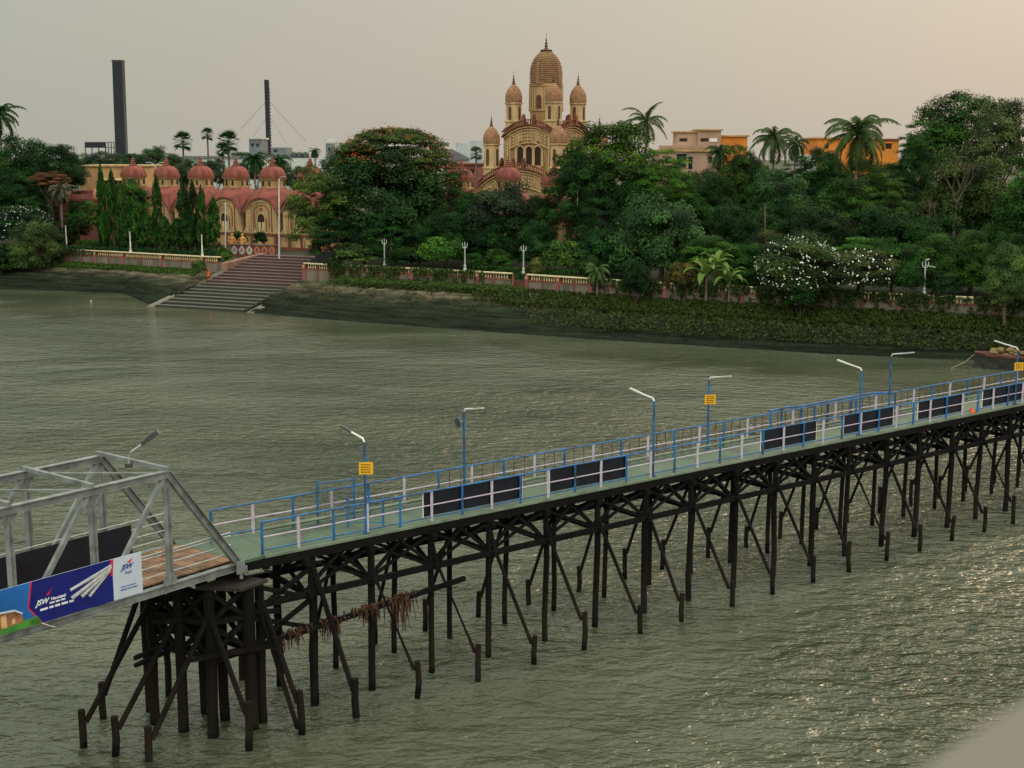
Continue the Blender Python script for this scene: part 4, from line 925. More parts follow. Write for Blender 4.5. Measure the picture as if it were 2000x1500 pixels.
b = MB(); bpoly(b, [(3.40, 0), (7.2, 0), (7.2, .12), (4.6, .20), (3.5, .24)], .012); b.build('lawn_print', 'bannergreen', bn)
b = MB(); bpoly(b, [(3.95, .20), (4.9, .16), (4.9, .50), (4.65, .60), (4.2, .56), (3.98, .42)], .018); b.build('house_print', 'bannerbrown', bn)
b = MB(); bpoly(b, [(4.45, .17), (4.62, .17), (4.62, .52), (4.45, .54)], .024); bpoly(b, [(4.2, .22), (4.3, .22), (4.3, .36), (4.2, .36)], .024); bpoly(b, [(4.75, .17), (4.9, .17), (4.9, .45), (4.75, .45)], .024); b.build('house_wall_print', 'bannercream', bn)
b = MB(); bpoly(b, [(3.98, .42), (4.2, .56), (4.65, .60), (4.9, .50), (4.9, .55), (4.65, .655), (4.2, .615), (3.96, .46)], .026); b.build('roof_print', 'bannerwhite', bn)
b = MB()
for (x0, z0), (x1, z1), w_ in (((2.45, .70), (1.06, 1.10), .045), ((2.42, .45), (1.06, 1.04), .06), ((2.10, .42), (1.10, .98), .06), ((2.28, .74), (1.1, 1.02), .04), ((1.85, .36), (1.12, .94), .05)):
    b.path([Bp(x0, z0, .012), Bp(x1, z1, .012)], [w_, w_*.7], 8)
b.build('steel_bar_print', 'bar', bn)
def text(body, x, z, size, m, nm, bold=0, slant=0):
    cu = bpy.data.curves.new(nm, 'FONT'); cu.body = body; cu.size = size; cu.extrude = .002; cu.offset = bold; cu.shear = slant
    to = bpy.data.objects.new('tmp', cu); C.objects.link(to); bpy.context.view_layer.update()
    me = bpy.data.meshes.new_from_object(to.evaluated_get(bpy.context.evaluated_depsgraph_get())); bpy.data.objects.remove(to)
    me.materials.clear(); me.materials.append(M[m])
    X = bx; Zv = Vector((0, 0, 1)); Y_ = X.cross(Zv)*-1
    mt = Matrix.Translation(Bp(x, z, .014)) @ Matrix((( X.x, Zv.x, Y_.x*-1, 0), (X.y, Zv.y, Y_.y*-1, 0), (X.z, Zv.z, Y_.z*-1, 0), (0, 0, 0, 1)))
    me.transform(mt); o = link(nm, me, bn); return o
text('JSW', 3.54, .53, .21, 'bannertext', 'lettering', .006, .4)
text('Neosteel', 3.07, .57, .128, 'bannertext', 'lettering', .003)
def dashes(x, z, words, h, m):
    b = MB()
    for w_ in words:
        bpoly(b, [(x-w_, z), (x, z), (x, z+h), (x-w_, z+h)], .012); x -= w_+h*.8
    b.build('fine_print', m, bn)
dashes(3.12, .48, (.16, .13, .14), .045, 'bannertext'); dashes(3.42, .35, (.24, .13, .16, .2, .15), .06, 'bannertext')
text('JSW', .72, .86, .21, 'bannerblueink', 'lettering', .005, .4)
text('Steel', .60, .71, .12, 'bannerblueink', 'lettering')
dashes(.76, .33, (.18, .1, .2), .022, 'bannerblueink'); dashes(.78, .24, (.22, .14, .18), .028, 'bannerblueink')
b = MB(); bpoly(b, [(3.14, .74), (3.22, .78), (3.06, .86), (2.99, .95), (3.08, .82)], .014); bpoly(b, [(.42, 1.02), (.52, 1.06), (.36, 1.12), (.30, 1.16), (.37, 1.06)], .014); b.build('swoosh_print', 'bannerred', bn)
b = MB(); b.path([Bp(3.4, .0, .03), Bp(3.15, -.16, .02), Bp(3.0, -.22, .02)], .012, 5); b.build('tie_cord', 'white', bn)

# bridge parapet right at the photographer (out of focus, lower right corner)
pr = MB()
c0 = Vector((0, 0, CAM_H))
def near(px, py, d): r = ray(px, py); return c0+r*d
a1, a2 = near(1700, 1562, .62), near(2150, 1268, .62)
dv = (a2-a1); n_ = Vector((dv.y, -dv.x, 0)).normalized(); z_ = min(a1.z, a2.z)
p1 = a1-dv*3; p2 = a2+dv*3
pr.hexa([p1+n_*0+Vector((0, 0, -1.0)), p1+n_*.35+Vector((0, 0, -1.0)), p2+n_*.35+Vector((0, 0, -1.0)), p2+Vector((0, 0, -1.0))], [p1, p1+n_*.35, p2+n_*.35, p2])
tag(pr.build('bridge_parapet', 'parapet'), 'blurred grey-beige parapet edge in the lower right corner', 'parapet')

# moored barge at the far bank, right edge
bc = G(2010, 722, 0); bt = thing('barge', bc, 'dark moored barge with a rusty red deck and straw-coloured cargo', 'boat')
ax = Vector((.93, -.36, 0)).normalized(); ay = Vector((-ax.y, ax.x, 0)); b = MB()
secs = [(-4.6, .25, .75), (-3.6, .95, .45), (-1.5, 1.35, .3), (3, 1.4, .3), (6, 1.1, .4), (7.5, .3, .7)]
vs = []
for x, w_, lo_ in secs:
    for y, z in ((-w_, 1.02+lo_*.25), (-w_*.8, -.4), (w_*.8, -.4), (w_, 1.02+lo_*.25)): vs.append(bc+ax*x+ay*y+Vector((0, 0, z)))
b.add(vs, [(i*4+k, (i+1)*4+k, (i+1)*4+k+1, i*4+k+1) for i in range(5) for k in range(3)]+[(0, 1, 2, 3), (20, 23, 22, 21)]); b.build('hull', 'hull', bt)
b = MB(); vs = []
for x, w_, lo_ in secs:
    for y in (-w_-.06, w_+.06): vs += [bc+ax*x+ay*y+Vector((0, 0, 1.0+lo_*.25)), bc+ax*x+ay*y+Vector((0, 0, 1.2+lo_*.25))]
b.add(vs, [(i*4+1, (i+1)*4+1, (i+1)*4+3, i*4+3) for i in range(5)]+[(i*4, (i+1)*4, (i+1)*4+1, i*4+1) for i in range(5)]+[(i*4+2, i*4+3, (i+1)*4+3, (i+1)*4+2) for i in range(5)]+[(0, 1, 3, 2)]); b.build('deck', 'hullred', bt)
b = MB(); rr = random.Random(2)
for k in range(60): b.ball(bc+ax*rr.uniform(-3.2, 5.5)+ay*rr.uniform(-.8, .8)+Vector((0, 0, 1.3+rr.uniform(0, .35))), rr.uniform(.2, .4), rz=rr.uniform(.12, .25), n=7, m=4)
b.build('cargo', 'sack', bt)
b = MB(); b.path([bc+ax*-4.5+Vector((0, 0, 1.2)), bc+ax*-5.3+ay*-.8+Vector((0, 0, .5)), bc+ax*-6.6+ay*-1.8+Vector((0, 0, -.1))], .03, 5); b.build('mooring_rope', 'rope', bt)
# ---------------------------------------------------------------- foliage
NR = np.random.default_rng(4)
def leafmesh(name, P, Nn, size, tint, aspect=.55, m='leaf'):
    """P centres, Nn facing, size per leaf; bent four-cornered leaves"""
    n = len(P); Nn = Nn/np.maximum(np.linalg.norm(Nn, axis=1, keepdims=True), 1e-6)
    r = NR.normal(size=(n, 3)); u = np.cross(Nn, r); u /= np.maximum(np.linalg.norm(u, axis=1, keepdims=True), 1e-6); v = np.cross(Nn, u)
    s = size[:, None]
    V4 = np.stack([P-u*s, P+v*s*aspect+Nn*s*.15, P+u*s, P-v*s*aspect+Nn*s*.15], 1).reshape(-1, 3)
    me = bpy.data.meshes.new(name); me.vertices.add(4*n); me.loops.add(4*n); me.polygons.add(n)
    me.vertices.foreach_set('co', V4.astype(np.float32).ravel()); me.loops.foreach_set('vertex_index', np.arange(4*n, dtype=np.int32))
    me.polygons.foreach_set('loop_start', np.arange(0, 4*n, 4, dtype=np.int32)); me.polygons.foreach_set('loop_total', np.full(n, 4, np.int32))
    a = me.attributes.new('tint', 'FLOAT', 'FACE'); a.data.foreach_set('value', np.clip(tint, 0, 1).astype(np.float32))
    me.materials.append(M[m]); me.update(); me.validate(); return me
def unit(n): v = NR.normal(size=(n, 3)); return v/np.linalg.norm(v, axis=1, keepdims=True)
def crown(name, kind, clumps, per, leaf, crad, seed):
    global NR; NR = np.random.default_rng(seed)
    if kind == 'broad':
        c = unit(clumps*2); c = c[c[:, 2] > -.75][:clumps]; rad = NR.uniform(.60, .92, len(c)); rad[:len(c)//5] *= .55; c = c*rad[:, None]; fl = .8
        c[:, :2] *= 1-.15*np.abs(c[:, 2:3])
    elif kind == 'pads':
        c = unit(clumps*2); c = c[c[:, 2] > -.55][:clumps]; rad = NR.uniform(.45, .98, len(c)); c = c*rad[:, None]; c[:, 2] = (np.round(c[:, 2]*4)+NR.normal(0, .42, len(c)))/4; c[:, 2] += .12*c[:, 0]*NR.normal(0, 1, len(c)); c[:, 2] = np.clip(c[:, 2], -.9, .93); q_ = np.linalg.norm(c[:, :2], axis=1); lim = np.sqrt(1-c[:, 2]**2)*.98; c[:, :2] *= np.minimum(1, lim/np.maximum(q_, 1e-3))[:, None]; fl = .5
    elif kind == 'umbrella':
        a = NR.uniform(0, 2*math.pi, clumps); q = np.sqrt(NR.uniform(0, 1, clumps)); z = .9*np.sqrt(np.maximum(0, 1-q**2))-NR.choice([0, .15, .35, .6, .9], clumps, p=[.45, .2, .15, .12, .08])*(.5+q*.5)
        c = np.stack([q*np.cos(a)*.92, q*np.sin(a)*.92, z], 1); fl = .4
    elif kind == 'column':
        t = NR.uniform(0, 1, clumps)**.9; a = NR.uniform(0, 2*math.pi, clumps); q = np.where(t < .75, .75-.12*t, .66*(1-t)/.25+.02)*NR.uniform(.5, 1, clumps)
        c = np.stack([q*np.cos(a), q*np.sin(a), t*2-1], 1); fl = .35
    elif kind == 'bush':
        c = unit(clumps); c[:, 2] = np.abs(c[:, 2])*1.5-.6; c *= NR.uniform(.45, .85, len(c))[:, None]; fl = .8
    P, Q, S, Tn = [], [], [], []
    for p in c:
        r = crad*NR.uniform(.65, 1.35); n = int(per*(r/crad)**1.6); d = unit(n); d[:, 2] = np.where(d[:, 2] < -.25, -d[:, 2], d[:, 2])
        rr = NR.uniform(.45, 1.05, n)[:, None]; off = d*rr*r*np.array([1, 1, fl])
        if kind == 'column': off = d*rr*r*np.array([.5, .5, .55])
        P.append(p+off); up = p/(np.linalg.norm(p)+1e-6)
        Q.append(d+up*.5+np.array([0, 0, .5])+NR.normal(0, .55, (n, 3))); S.append(NR.uniform(.6, 1.3, n)*leaf)
        Tn.append(np.full(n, NR.beta(1.6, 2.2))+NR.normal(0, .10, n))
    P = np.concatenate(P); return leafmesh(name, P, np.concatenate(Q), np.concatenate(S), np.concatenate(Tn)), c
PROTO = {}
for k, args in {'broad': [('broad', 125, 175, .028, .24), ('broad', 150, 145, .026, .20), ('broad', 110, 200, .030, .26), ('broad', 135, 165, .026, .22)],
                'pads': [('pads', 150, 150, .025, .22), ('pads', 165, 140, .024, .20)], 'umbrella': [('umbrella', 230, 140, .025, .21)],
                'column': [('column', 120, 55, .07, .42), ('column', 130, 52, .065, .40)], 'bush': [('bush', 46, 150, .062, .36), ('bush', 40, 180, .055, .40), ('bush', 52, 130, .065, .32)]}.items():
    PROTO[k] = [crown('crown_'+k, *a, seed=31+7*i+len(k)) for i, a in enumerate(args)]
rt_ = random.Random(21); cnt = {}
def branches(root, base, cz, rx, rz, r0, m='bark', n=6, clumps=None):
    b = MB(); fork = base+Vector((0, 0, max(.6, (cz-base.z)*.62))); b.path([base-Vector((0, 0, .4)), base+Vector((rt_.uniform(-.2, .2), 0, (fork.z-base.z)*.5)), fork], [r0*1.25, r0, r0*.85], 8)
    for i in range(n):
        a = 2*math.pi*i/n+rt_.uniform(-.4, .4); q = rt_.uniform(.45, .8)
        e = Vector((base.x+math.cos(a)*rx*q, base.y+math.sin(a)*rx*q, cz+rz*rt_.uniform(-.25, .5))); mid = fork.lerp(e, .5)+Vector((0, 0, -.06*rx))
        b.path([fork-Vector((0, 0, .2)), mid, e], [r0*.55, r0*.32, r0*.10], 6)
        for s in (-1, 1):
            e2 = mid+Vector((math.cos(a+s*.7)*rx*.35, math.sin(a+s*.7)*rx*.35, rz*.35)); b.path([mid, e2], [r0*.25, r0*.06], 5)
    return b.build('trunk', m, root)
DARK, MID, LITE, YEL, BLUEG = (.0095, .036, .009), (.0175, .059, .010), (.036, .098, .016), (.030, .080, .010), (.020, .055, .026)
def tree(label, px, yt, yb, wpx, Y, kind='broad', col=MID, name='tree', cat='tree', gz=None, red=0, white=0, rot=None, nofl=0):
    top, bot = A(px, yt, Y), A(px, yb, Y); wpx *= 1.04; rx = wpx/2*Y*.99/FPX; rz = (top.z-bot.z)/2; cz = bot.z+rz; gz = gz if gz is not None else (4.3 if Y < 160 else 5.2)
    base = Vector((top.x, Y, gz)); root = thing(name, base, label, cat); root['group'] = {'tree': 'trees of the riverside garden', 'bush': 'bushes of the riverside garden'}.get(cat, cat)
    i = cnt.get(kind, 0); cnt[kind] = i+1; me, cl = PROTO[kind][i % len(PROTO[kind])]
    o = bpy.data.objects.new('crown', me); C.objects.link(o); o.parent = root; o.location = Vector((0, 0, cz-gz))
    a = rt_.uniform(0, 6.28) if rot is None else rot; o.rotation_euler = (0, 0, a)
    sc = {'broad': 1.07, 'pads': 1.04, 'umbrella': 1.0, 'column': 1.15, 'bush': 1.08}[kind]
    ry = min(rx, 7.5) if kind != 'column' else rx
    o.scale = (rx*sc, ry*sc, rz*sc) if abs(rx-ry) < .01 else (rx*sc, rx*sc, rz*sc)
    if kind == 'bush': o.scale.z = rz*sc*1.15
    j = lambda c: min(1, c*rt_.uniform(.86, 1.16)); o.color = (j(col[0]), j(col[1]), j(col[2]), 1)
    if kind in ('broad', 'pads', 'umbrella'): branches(root, base, cz, rx, rz, max(.12, rx*.055))
    elif kind == 'column': b = MB(); b.path([base-Vector((0, 0, .3)), Vector((base.x, base.y, cz+rz*.7))], [.12, .04], 6); b.build('trunk', 'bark', root)
    elif kind == 'bush': b = MB(); [b.path([base-Vector((0, 0, .2)), base+Vector((q*rx*.4, q*.3, rz*.9))], [.06, .02], 5) for q in (-1, 0, 1)]; b.build('stem', 'bark', root)
    rn = np.random.default_rng(abs(int(px)))
    for amt, mname, sz, pn in ((red, 'petalred', .12, 'blossoms'), (white, 'petalwhite', .105, 'blossoms')):
        if not amt: continue
        d = rn.normal(size=(amt*3, 3)); d /= np.linalg.norm(d, axis=1, keepdims=True); d = d[d[:, 2] > (-.05 if red else -.5)][:amt]
        Pc = d*rn.uniform(.86, 1.03, len(d))[:, None]*np.array([rx, rx, rz]); b = MB()
        for q in Pc:
            for _ in range(2 if white else 4):
                jx = rn.normal(0, .12 if white else .28, 3)
                c_ = Vector(q+jx); w1 = Vector(rn.normal(size=3)).normalized()*sz; w2 = w1.cross(Vector(rn.normal(size=3))).normalized()*sz*.8
                b.add([c_-w1, c_-w2, c_+w1, c_+w2], [(0, 1, 2, 3)])
        f = b.build(pn, mname, root, world=False); f.location = (0, 0, cz-gz); f['kind'] = 'stuff'
    return root

# --- palms
def frond(b, base, a, el, ln, droop, leafl, w=.05, n=16, stiff=0):
    pts = []; p = Vector(base); e = el
    for i in range(n+1):
        pts.append(p.copy()); st_ = ln/n; p = p+Vector((math.cos(a)*math.cos(e), math.sin(a)*math.cos(e), math.sin(e)))*st_; e -= droop/n*(1+i/n)
    b.path(pts, [.05*(1-i/(n+1))+.008 for i in range(n+1)], 4)
    side = Vector((-math.sin(a), math.cos(a), 0))
    for i in range(2, n+1):
        for k in range(2):
            t = (i+k*.5)/n
            if t > 1: continue
            q = pts[i].lerp(pts[min(i+1, n)], k*.5); d = (pts[min(i+1, n)]-pts[i-1]).normalized(); L_ = leafl*math.sin(math.pi*min(1, .18+t*.80))**.6
            for s in (-1, 1):
                tip = q+side*s*L_*.75+d*L_*.45+Vector((0, 0, -L_*(.55 if not stiff else .1)*(.6+.8*rt_.random()))); wv = d*w*1.6
                b.add([q-wv, q+wv, tip], [(0, 1, 2)])
def palm_me(name, nf, ln, leafl, seed, droop=1.6):
    rt_.seed(seed); b = MB()
    for i in range(nf):
        a = 2.39996*i+rt_.uniform(-.2, .2); el = R(80-115*(i/nf)**.9)+rt_.uniform(-.1, .1); frond(b, (0, 0, 0), a, el, ln*rt_.uniform(.85, 1.1), droop*rt_.uniform(.75, 1.2), leafl)
    me = b.mesh(name, 'leaf'); at = me.attributes.new('tint', 'FLOAT', 'FACE'); at.data.foreach_set('value', np.full(len(me.polygons), .5, np.float32)); return me
PALM = [palm_me('palm_crown', 24, 3.6, .75, 5), palm_me('palm_crown', 27, 3.6, .72, 9, 1.45), palm_me('palm_crown', 18, 3.7, .62, 15, 1.15)]
def fan_me(seed):
    rt_.seed(seed); b = MB()
    for i in range(26):
        a = 2.39996*i; el = R(75-130*(i/26)); L_ = 1.0; d = Vector((math.cos(a)*math.cos(el), math.sin(a)*math.cos(el), math.sin(el))); b.path([(0, 0, 0), d*L_], .03, 4); side = d.cross(Vector((0, 0, 1))).normalized(); up = side.cross(d)
        for k in range(9):
            t = (k-4)/4*1.25; tip = d*L_+(d*math.cos(t)+side*math.sin(t))*1.0+Vector((0, 0, -.12)); sw = (d*math.cos(t+1.57)+side*math.sin(t+1.57))*.09
            m_ = d*L_+(tip-d*L_)*.5; b.add([d*L_, m_+sw, tip, m_-sw], [(0, 1, 2, 3)])
    me = b.mesh('fan_crown', 'leaf'); at = me.attributes.new('tint', 'FLOAT', 'FACE'); at.data.foreach_set('value', np.full(len(me.polygons), .45, np.float32)); return me
FAN = fan_me(3)
def banana_me(seed, nf=11, ln=2.6):
    rt_.seed(seed); b = MB()
    for i in range(nf):
        a = 2.39996*i; el = R(85-75*i/nf); p = Vector((0, 0, 0)); e = el; n = 8; pts = []
        for q in range(n+1): pts.append(p.copy()); p = p+Vector((math.cos(a)*math.cos(e), math.sin(a)*math.cos(e), math.sin(e)))*ln/n; e -= .17*(1+q/n)
        side = Vector((-math.sin(a), math.cos(a), 0)); ww = [.03, .06, .22, .30, .32, .31, .26, .17, .02]
        vs = []
        for q in range(n+1): vs += [pts[q]+side*ww[q]+Vector((0, 0, .5*ww[q])), pts[q], pts[q]-side*ww[q]+Vector((0, 0, .5*ww[q]))]
        b.add(vs, [(q*3+k, (q+1)*3+k, (q+1)*3+k+1, q*3+k+1) for q in range(n) for k in range(2)])
    me = b.mesh('banana_crown', 'leaf'); at = me.attributes.new('tint', 'FLOAT', 'FACE'); at.data.foreach_set('value', np.full(len(me.polygons), .6, np.float32)); return me
BAN = banana_me(2)
def palm(label, px, yc, rpx, Y, me, col=(.035, .07, .022), name='palm_tree', cat='palm', gz=5.2, size=3.4, tr=.16, lean=0):
    c = A(px, yc, Y); base = Vector((c.x-lean, Y, gz)); root = thing(name, base, label, cat, 'palms over the riverside garden'); s = rpx*Y/FPX/size
    o = bpy.data.objects.new('crown', me); C.objects.link(o); o.parent = root; o.location = c-base; o.scale = (s, s, s); o.rotation_euler = (0, 0, rt_.uniform(0, 6)); o.color = (*col, 1)
    b = MB(); b.path([base-Vector((0, 0, .3)), base.lerp(c, .5)+Vector((lean*.15, 0, 0)), c+Vector((0, 0, -.05))], [tr*1.3, tr, tr*.8], 8); b.build('trunk', 'palmtrunk', root)
    return root
rt_.seed(77)
# left side
palm('dark palm cut by the left edge of the photo, above the left trees', -2, 225, 52, 221, PALM[1], DARK)
tree('big dark tree at the left edge under the cut palm', 40, 268, 430, 130, 214, 'broad', DARK)
tree('dark tree left of the long cream house', 112, 283, 415, 105, 210, 'broad', DARK)
tree('rust-tinged tree beside the cream house, left of the pavilion', 96, 335, 372, 75, 203, 'pads', (.085, .045, .025))
tree('low dark tree hanging behind the white flowering tree at left', 18, 330, 430, 90, 205, 'broad', DARK)
palm('drooping pale-leaved palm in front of the rust-tinged tree', 118, 372, 30, 200, PALM[1], (.06, .07, .05))
tree('white flowering tree at the left edge above the river wall', 36, 402, 480, 125, 197, 'broad', DARK, 'flowering_tree', white=230)
tree('large round dark bush spilling over the wall at left', 72, 430, 545, 98, 191, 'broad', (.034, .07, .022), 'bush', 'bush', gz=3.0)
tree('low scrub at the far left waterside', 12, 480, 540, 90, 192, 'bush', DARK, 'bush', 'bush', gz=2.5)
tree('bright rounded small tree in front of the pavilion', 172, 392, 455, 48, 201, 'broad', LITE)
tree('broad dark tree rising behind the clipped columns', 250, 350, 450, 82, 198, 'broad', MID)
cols = [(196, 343, 22), (217, 354, 24), (237, 372, 26), (262, 396, 34), (285, 425, 28), (305, 363, 22), (322, 430, 28), (345, 434, 28), (357, 374, 34), (376, 372, 24), (392, 378, 20), (416, 400, 28), (248, 415, 26), (300, 428, 26), (368, 425, 28)]
cl_lab = ['tall slim columnar tree farthest left of the clipped row', 'second columnar tree of the row, close to the tall left one', 'bushy columnar tree before the broad dark tree', 'wide pale-tipped columnar tree near the white lamp post', 'short columnar tree right of the wide one', 'tall narrow columnar tree beside the second shrine', 'short columnar tree under the second shrine', 'short columnar tree left of the dark tall pair', 'dark double-topped columnar tree before the middle shrine', 'slim columnar tree between the dark tall pair', 'narrow tall columnar tree left of the last one', 'pointed columnar tree at the right end of the row', 'low columnar tree in front of the broad dark tree', 'low columnar tree at the foot of the tall narrow one', 'low dense columnar tree at the foot of the dark pair']
for (px, yt, w_), lb in zip(cols, cl_lab): tree(lb, px, yt, 478, w_*1.08, 193-(px-196)*.05, 'column', MID if px not in (357, 376) else DARK, 'columnar_tree', 'columnar tree', gz=4.8)
# hedge
def hedge(label, x0, x1, yt, Y0, Y1, h, col=DARK, gz=4.2, wd=1.1):
    a, c = A(x0, yt, Y0), A(x1, yt, Y1); a.z = c.z = gz; n = int((c-a).length*260); t = NR.uniform(0, 1, n); P = np.outer(1-t, a)+np.outer(t, c)
    q = NR.uniform(-1, 1, (n, 2)); side = NR.integers(0, 3, n); yy = np.where(side == 0, -wd/2, np.where(side == 1, wd/2, q[:, 0]*wd/2)); zz = np.where(side == 2, h, (q[:, 1]+1)/2*h)
    P[:, 1] += yy+NR.normal(0, .06, n); P[:, 2] += zz+NR.normal(0, .07, n); Nn = np.stack([NR.normal(0, .4, n), yy, np.where(side == 2, 1, .2)], 1)+NR.normal(0, .4, (n, 3))
    P -= np.array(a); o = link('hedge', leafmesh('hedge', P, Nn, NR.uniform(.08, .17, n), NR.beta(2, 2, n)), None); o.location = a; o.color = (*col, 1); tag(o, label, 'hedge')
hedge('long low clipped hedge just behind the left balustrade', 95, 432, 475, 194, 180, 1.25)
hedge('taller back hedge below the clipped trees', 150, 430, 465, 198, 187, 1.2, MID, 4.7)
hedge('low hedge behind the middle stretch of balustrade', 905, 1130, 520, 158, 150, 1.3, MID)
tree('left ball-shaped clipped bush behind the lotus parapet', 466, 452, 480, 30, 189, 'bush', DARK, 'round_bush', 'bush', gz=4.9)
tree('right ball-shaped clipped bush behind the lotus parapet', 507, 452, 480, 28, 189, 'bush', DARK, 'round_bush', 'bush', gz=4.9)
tree('sprawling green bush at the head of the left wall corner', 436, 484, 520, 34, 180, 'bush', LITE, 'bush', 'bush', gz=3.2)
tree('small weedy bush on the bank under the wall corner', 388, 508, 535, 30, 173, 'bush', LITE, 'bush', 'bush', gz=2.6)
# distant tree line at left
far = [(160, 300, 70), (205, 297, 80), (262, 300, 75), (300, 286, 60), (335, 300, 70), (420, 312, 60), (470, 318, 50), (500, 305, 34), (548, 314, 50), (590, 326, 54), (180, 312, 60), (375, 312, 70), (240, 310, 60)]
for i, (px, yt, w_) in enumerate(far): tree(['distant tree below the rooftop billboard', 'distant tree left of the thick dark stack', 'distant tree right of the thick dark stack', 'distant pointed tree behind the first red domes', 'distant tree left of the fan palms', 'distant tree under the tallest fan palm', 'distant tree between the fan palm and the thin stack', 'distant tree at the foot of the thin stack', 'distant tree before the white sheds', 'distant tree behind the last red dome of the row', 'distant low tree behind the cream house roof', 'distant tree under the left fan palm', 'distant low tree just under the thick stack'][i], px, yt, yt+58, w_, 262-(i % 3)*9, 'broad', (.03, .062, .028), gz=5)
palm('fan palm left of the tallest one, above the shrine roofs', 357, 277, 24, 250, FAN, DARK, size=1.9, name='fan_palm', tr=.2)
palm('tall thin fan palm with small head, topmost of the three', 405, 263, 16, 250, FAN, DARK, size=1.9, name='fan_palm', tr=.18)
palm('wide fan palm right of the tall thin one', 446, 278, 27, 248, FAN, DARK, size=1.9, name='fan_palm', tr=.2)
palm('fan palm growing lower, right beside the wide one', 435, 292, 18, 244, FAN, DARK, size=1.9, name='fan_palm', tr=.2)
palm('feathery palm right of the thin stack', 545, 315, 30, 240, PALM[0], DARK); palm('feathery palm left of the thin stack', 497, 312, 34, 238, PALM[1], DARK)
palm('feathery palm above the rooftops between stack and big tree', 615, 296, 15, 262, PALM[0], DARK)
# middle
tree('great crown sprinkled with orange-red blossom right of the steps', 768, 247, 400, 215, 180, 'umbrella', (.036, .062, .018), 'flame_tree', red=330)
tree('dark right flank of the blossoming tree', 862, 318, 500, 120, 176, 'pads', DARK, red=50)
tree('dark mass below the blossoming crown', 750, 300, 508, 225, 173, 'broad', DARK)
tree('bright-leaved tree leaning over the head of the steps', 620, 328, 500, 122, 171, 'pads', (.05, .10, .022))
tree('leafy tree behind the bright one, under the blossoming crown', 672, 290, 420, 100, 178, 'broad', MID)
tree('very dark dense tree in front of the great temple', 982, 358, 512, 150, 167, 'broad', (.018, .042, .024))
tree('dark tree between the blossoming tree and the red dome', 925, 372, 505, 80, 171, 'broad', DARK)
tree('small dark tree right under the temple cornice', 1050, 385, 500, 80, 165, 'broad', DARK)
tree('huge dark tree with yellow-green tiers right of the temple', 1200, 240, 440, 222, 172, 'broad', YEL)
tree('right shoulder of the huge tiered tree', 1298, 296, 440, 125, 166, 'pads', YEL)
tree('left lower boughs of the huge tiered tree', 1115, 302, 490, 105, 163, 'pads', DARK)
tree('shaded lower tree beneath the huge tiered one', 1165, 392, 560, 120, 160, 'pads', DARK)
tree('dense rounded mango-like tree close behind the wall', 1292, 382, 575, 178, 149, 'broad', (.028, .068, .026), gz=4.1)
palm('tall coconut palm standing right of the temple', 1262, 236, 52, 195, PALM[2], (.035, .06, .025), tr=.2)
palm('small coconut palm before the rose-beige house', 1405, 296, 32, 190, PALM[1], DARK)
palm('pale palm left of the temple beside the far towers', 930, 300, 17, 225, FAN, (.05, .08, .05), size=1.9, name='fan_palm')
# right mass
for a_ in [('mid-green tree below the rose-beige house', 1440, 284, 410, 95, 186, 'broad', MID), ('dark tree at the foot of the rose-beige house', 1385, 335, 470, 100, 178, 'broad', DARK), ('dark shaded tree left of the thin pale trunk', 1430, 400, 560, 120, 156, 'broad', DARK), ('tree with thin pale trunk under the twin palms', 1525, 335, 480, 130, 172, 'broad', (.03, .065, .025)),
           ('dark tree above the flowering trees', 1590, 400, 540, 150, 152, 'broad', DARK), ('tree between the twin palms and the orange house', 1605, 292, 420, 105, 182, 'broad', DARK), ('leafy tree at the foot of the big right palm', 1650, 350, 500, 140, 162, 'broad', MID), ('light-tipped tree right of the big palm', 1725, 330, 460, 110, 170, 'pads', LITE),
           ('dense tree behind the right flowering tree', 1735, 405, 560, 150, 150, 'broad', DARK), ('dark tree below the orange house', 1790, 270, 420, 85, 178, 'broad', DARK), ('lofty tree with open crown near the right edge', 1885, 183, 350, 170, 190, 'broad', MID), ('left limb of the lofty tree against the sky', 1812, 240, 350, 100, 186, 'pads', MID),
           ('pale feathery tree at the right edge', 1962, 195, 400, 130, 176, 'broad', (.05, .085, .03)), ('mossy tree behind the bare one', 1895, 290, 500, 165, 160, 'broad', (.034, .07, .02)), ('shaded tree behind the right-hand lamp post', 1830, 420, 570, 150, 146, 'broad', DARK), ('dark tree low at the right edge', 1995, 370, 560, 130, 148, 'broad', MID),
           ('light tree left of the rightmost bush', 1900, 450, 575, 90, 137, 'broad', (.036, .08, .02))]:
    tree(*a_)
palm('left palm of the close pair', 1512, 272, 56, 184, PALM[1], (.04, .07, .025)); palm('smaller right palm of the close pair', 1554, 280, 36, 196, PALM[0], DARK)
palm('big shaggy coconut palm in front of the orange house', 1675, 262, 84, 168, PALM[1], (.035, .065, .02), tr=.22)
b = MB(); p = A(1495, 440, 158); r = thing('tree', (p.x, 158, 4.3), 'thin pale bare trunk standing alone in the dark trees', 'tree'); q = A(1494, 375, 158); b.path([Vector((p.x, 157, 4)), q], [.12, .08], 6); b.build('trunk', 'barkpale', r)
fr_ = bpy.data.objects.new('crown', PALM[0]); C.objects.link(fr_); fr_.parent = r; fr_.location = q-Vector((p.x, 158, 4.3)); fr_.scale = (.45,)*3; fr_.color = (*DARK, 1)
tree('left white-flowering tree hanging over the wall', 1562, 458, 592, 165, 134, 'broad', (.03, .06, .02), 'flowering_tree', white=260, gz=3.9)
tree('right white-flowering tree, low and spreading', 1688, 488, 572, 125, 131.5, 'broad', (.03, .06, .02), 'flowering_tree', white=120, gz=3.9)
tree('low skirt of the left flowering tree below the wall top', 1565, 555, 605, 60, 131, 'bush', DARK, 'bush', 'bush', gz=2.6, white=6)
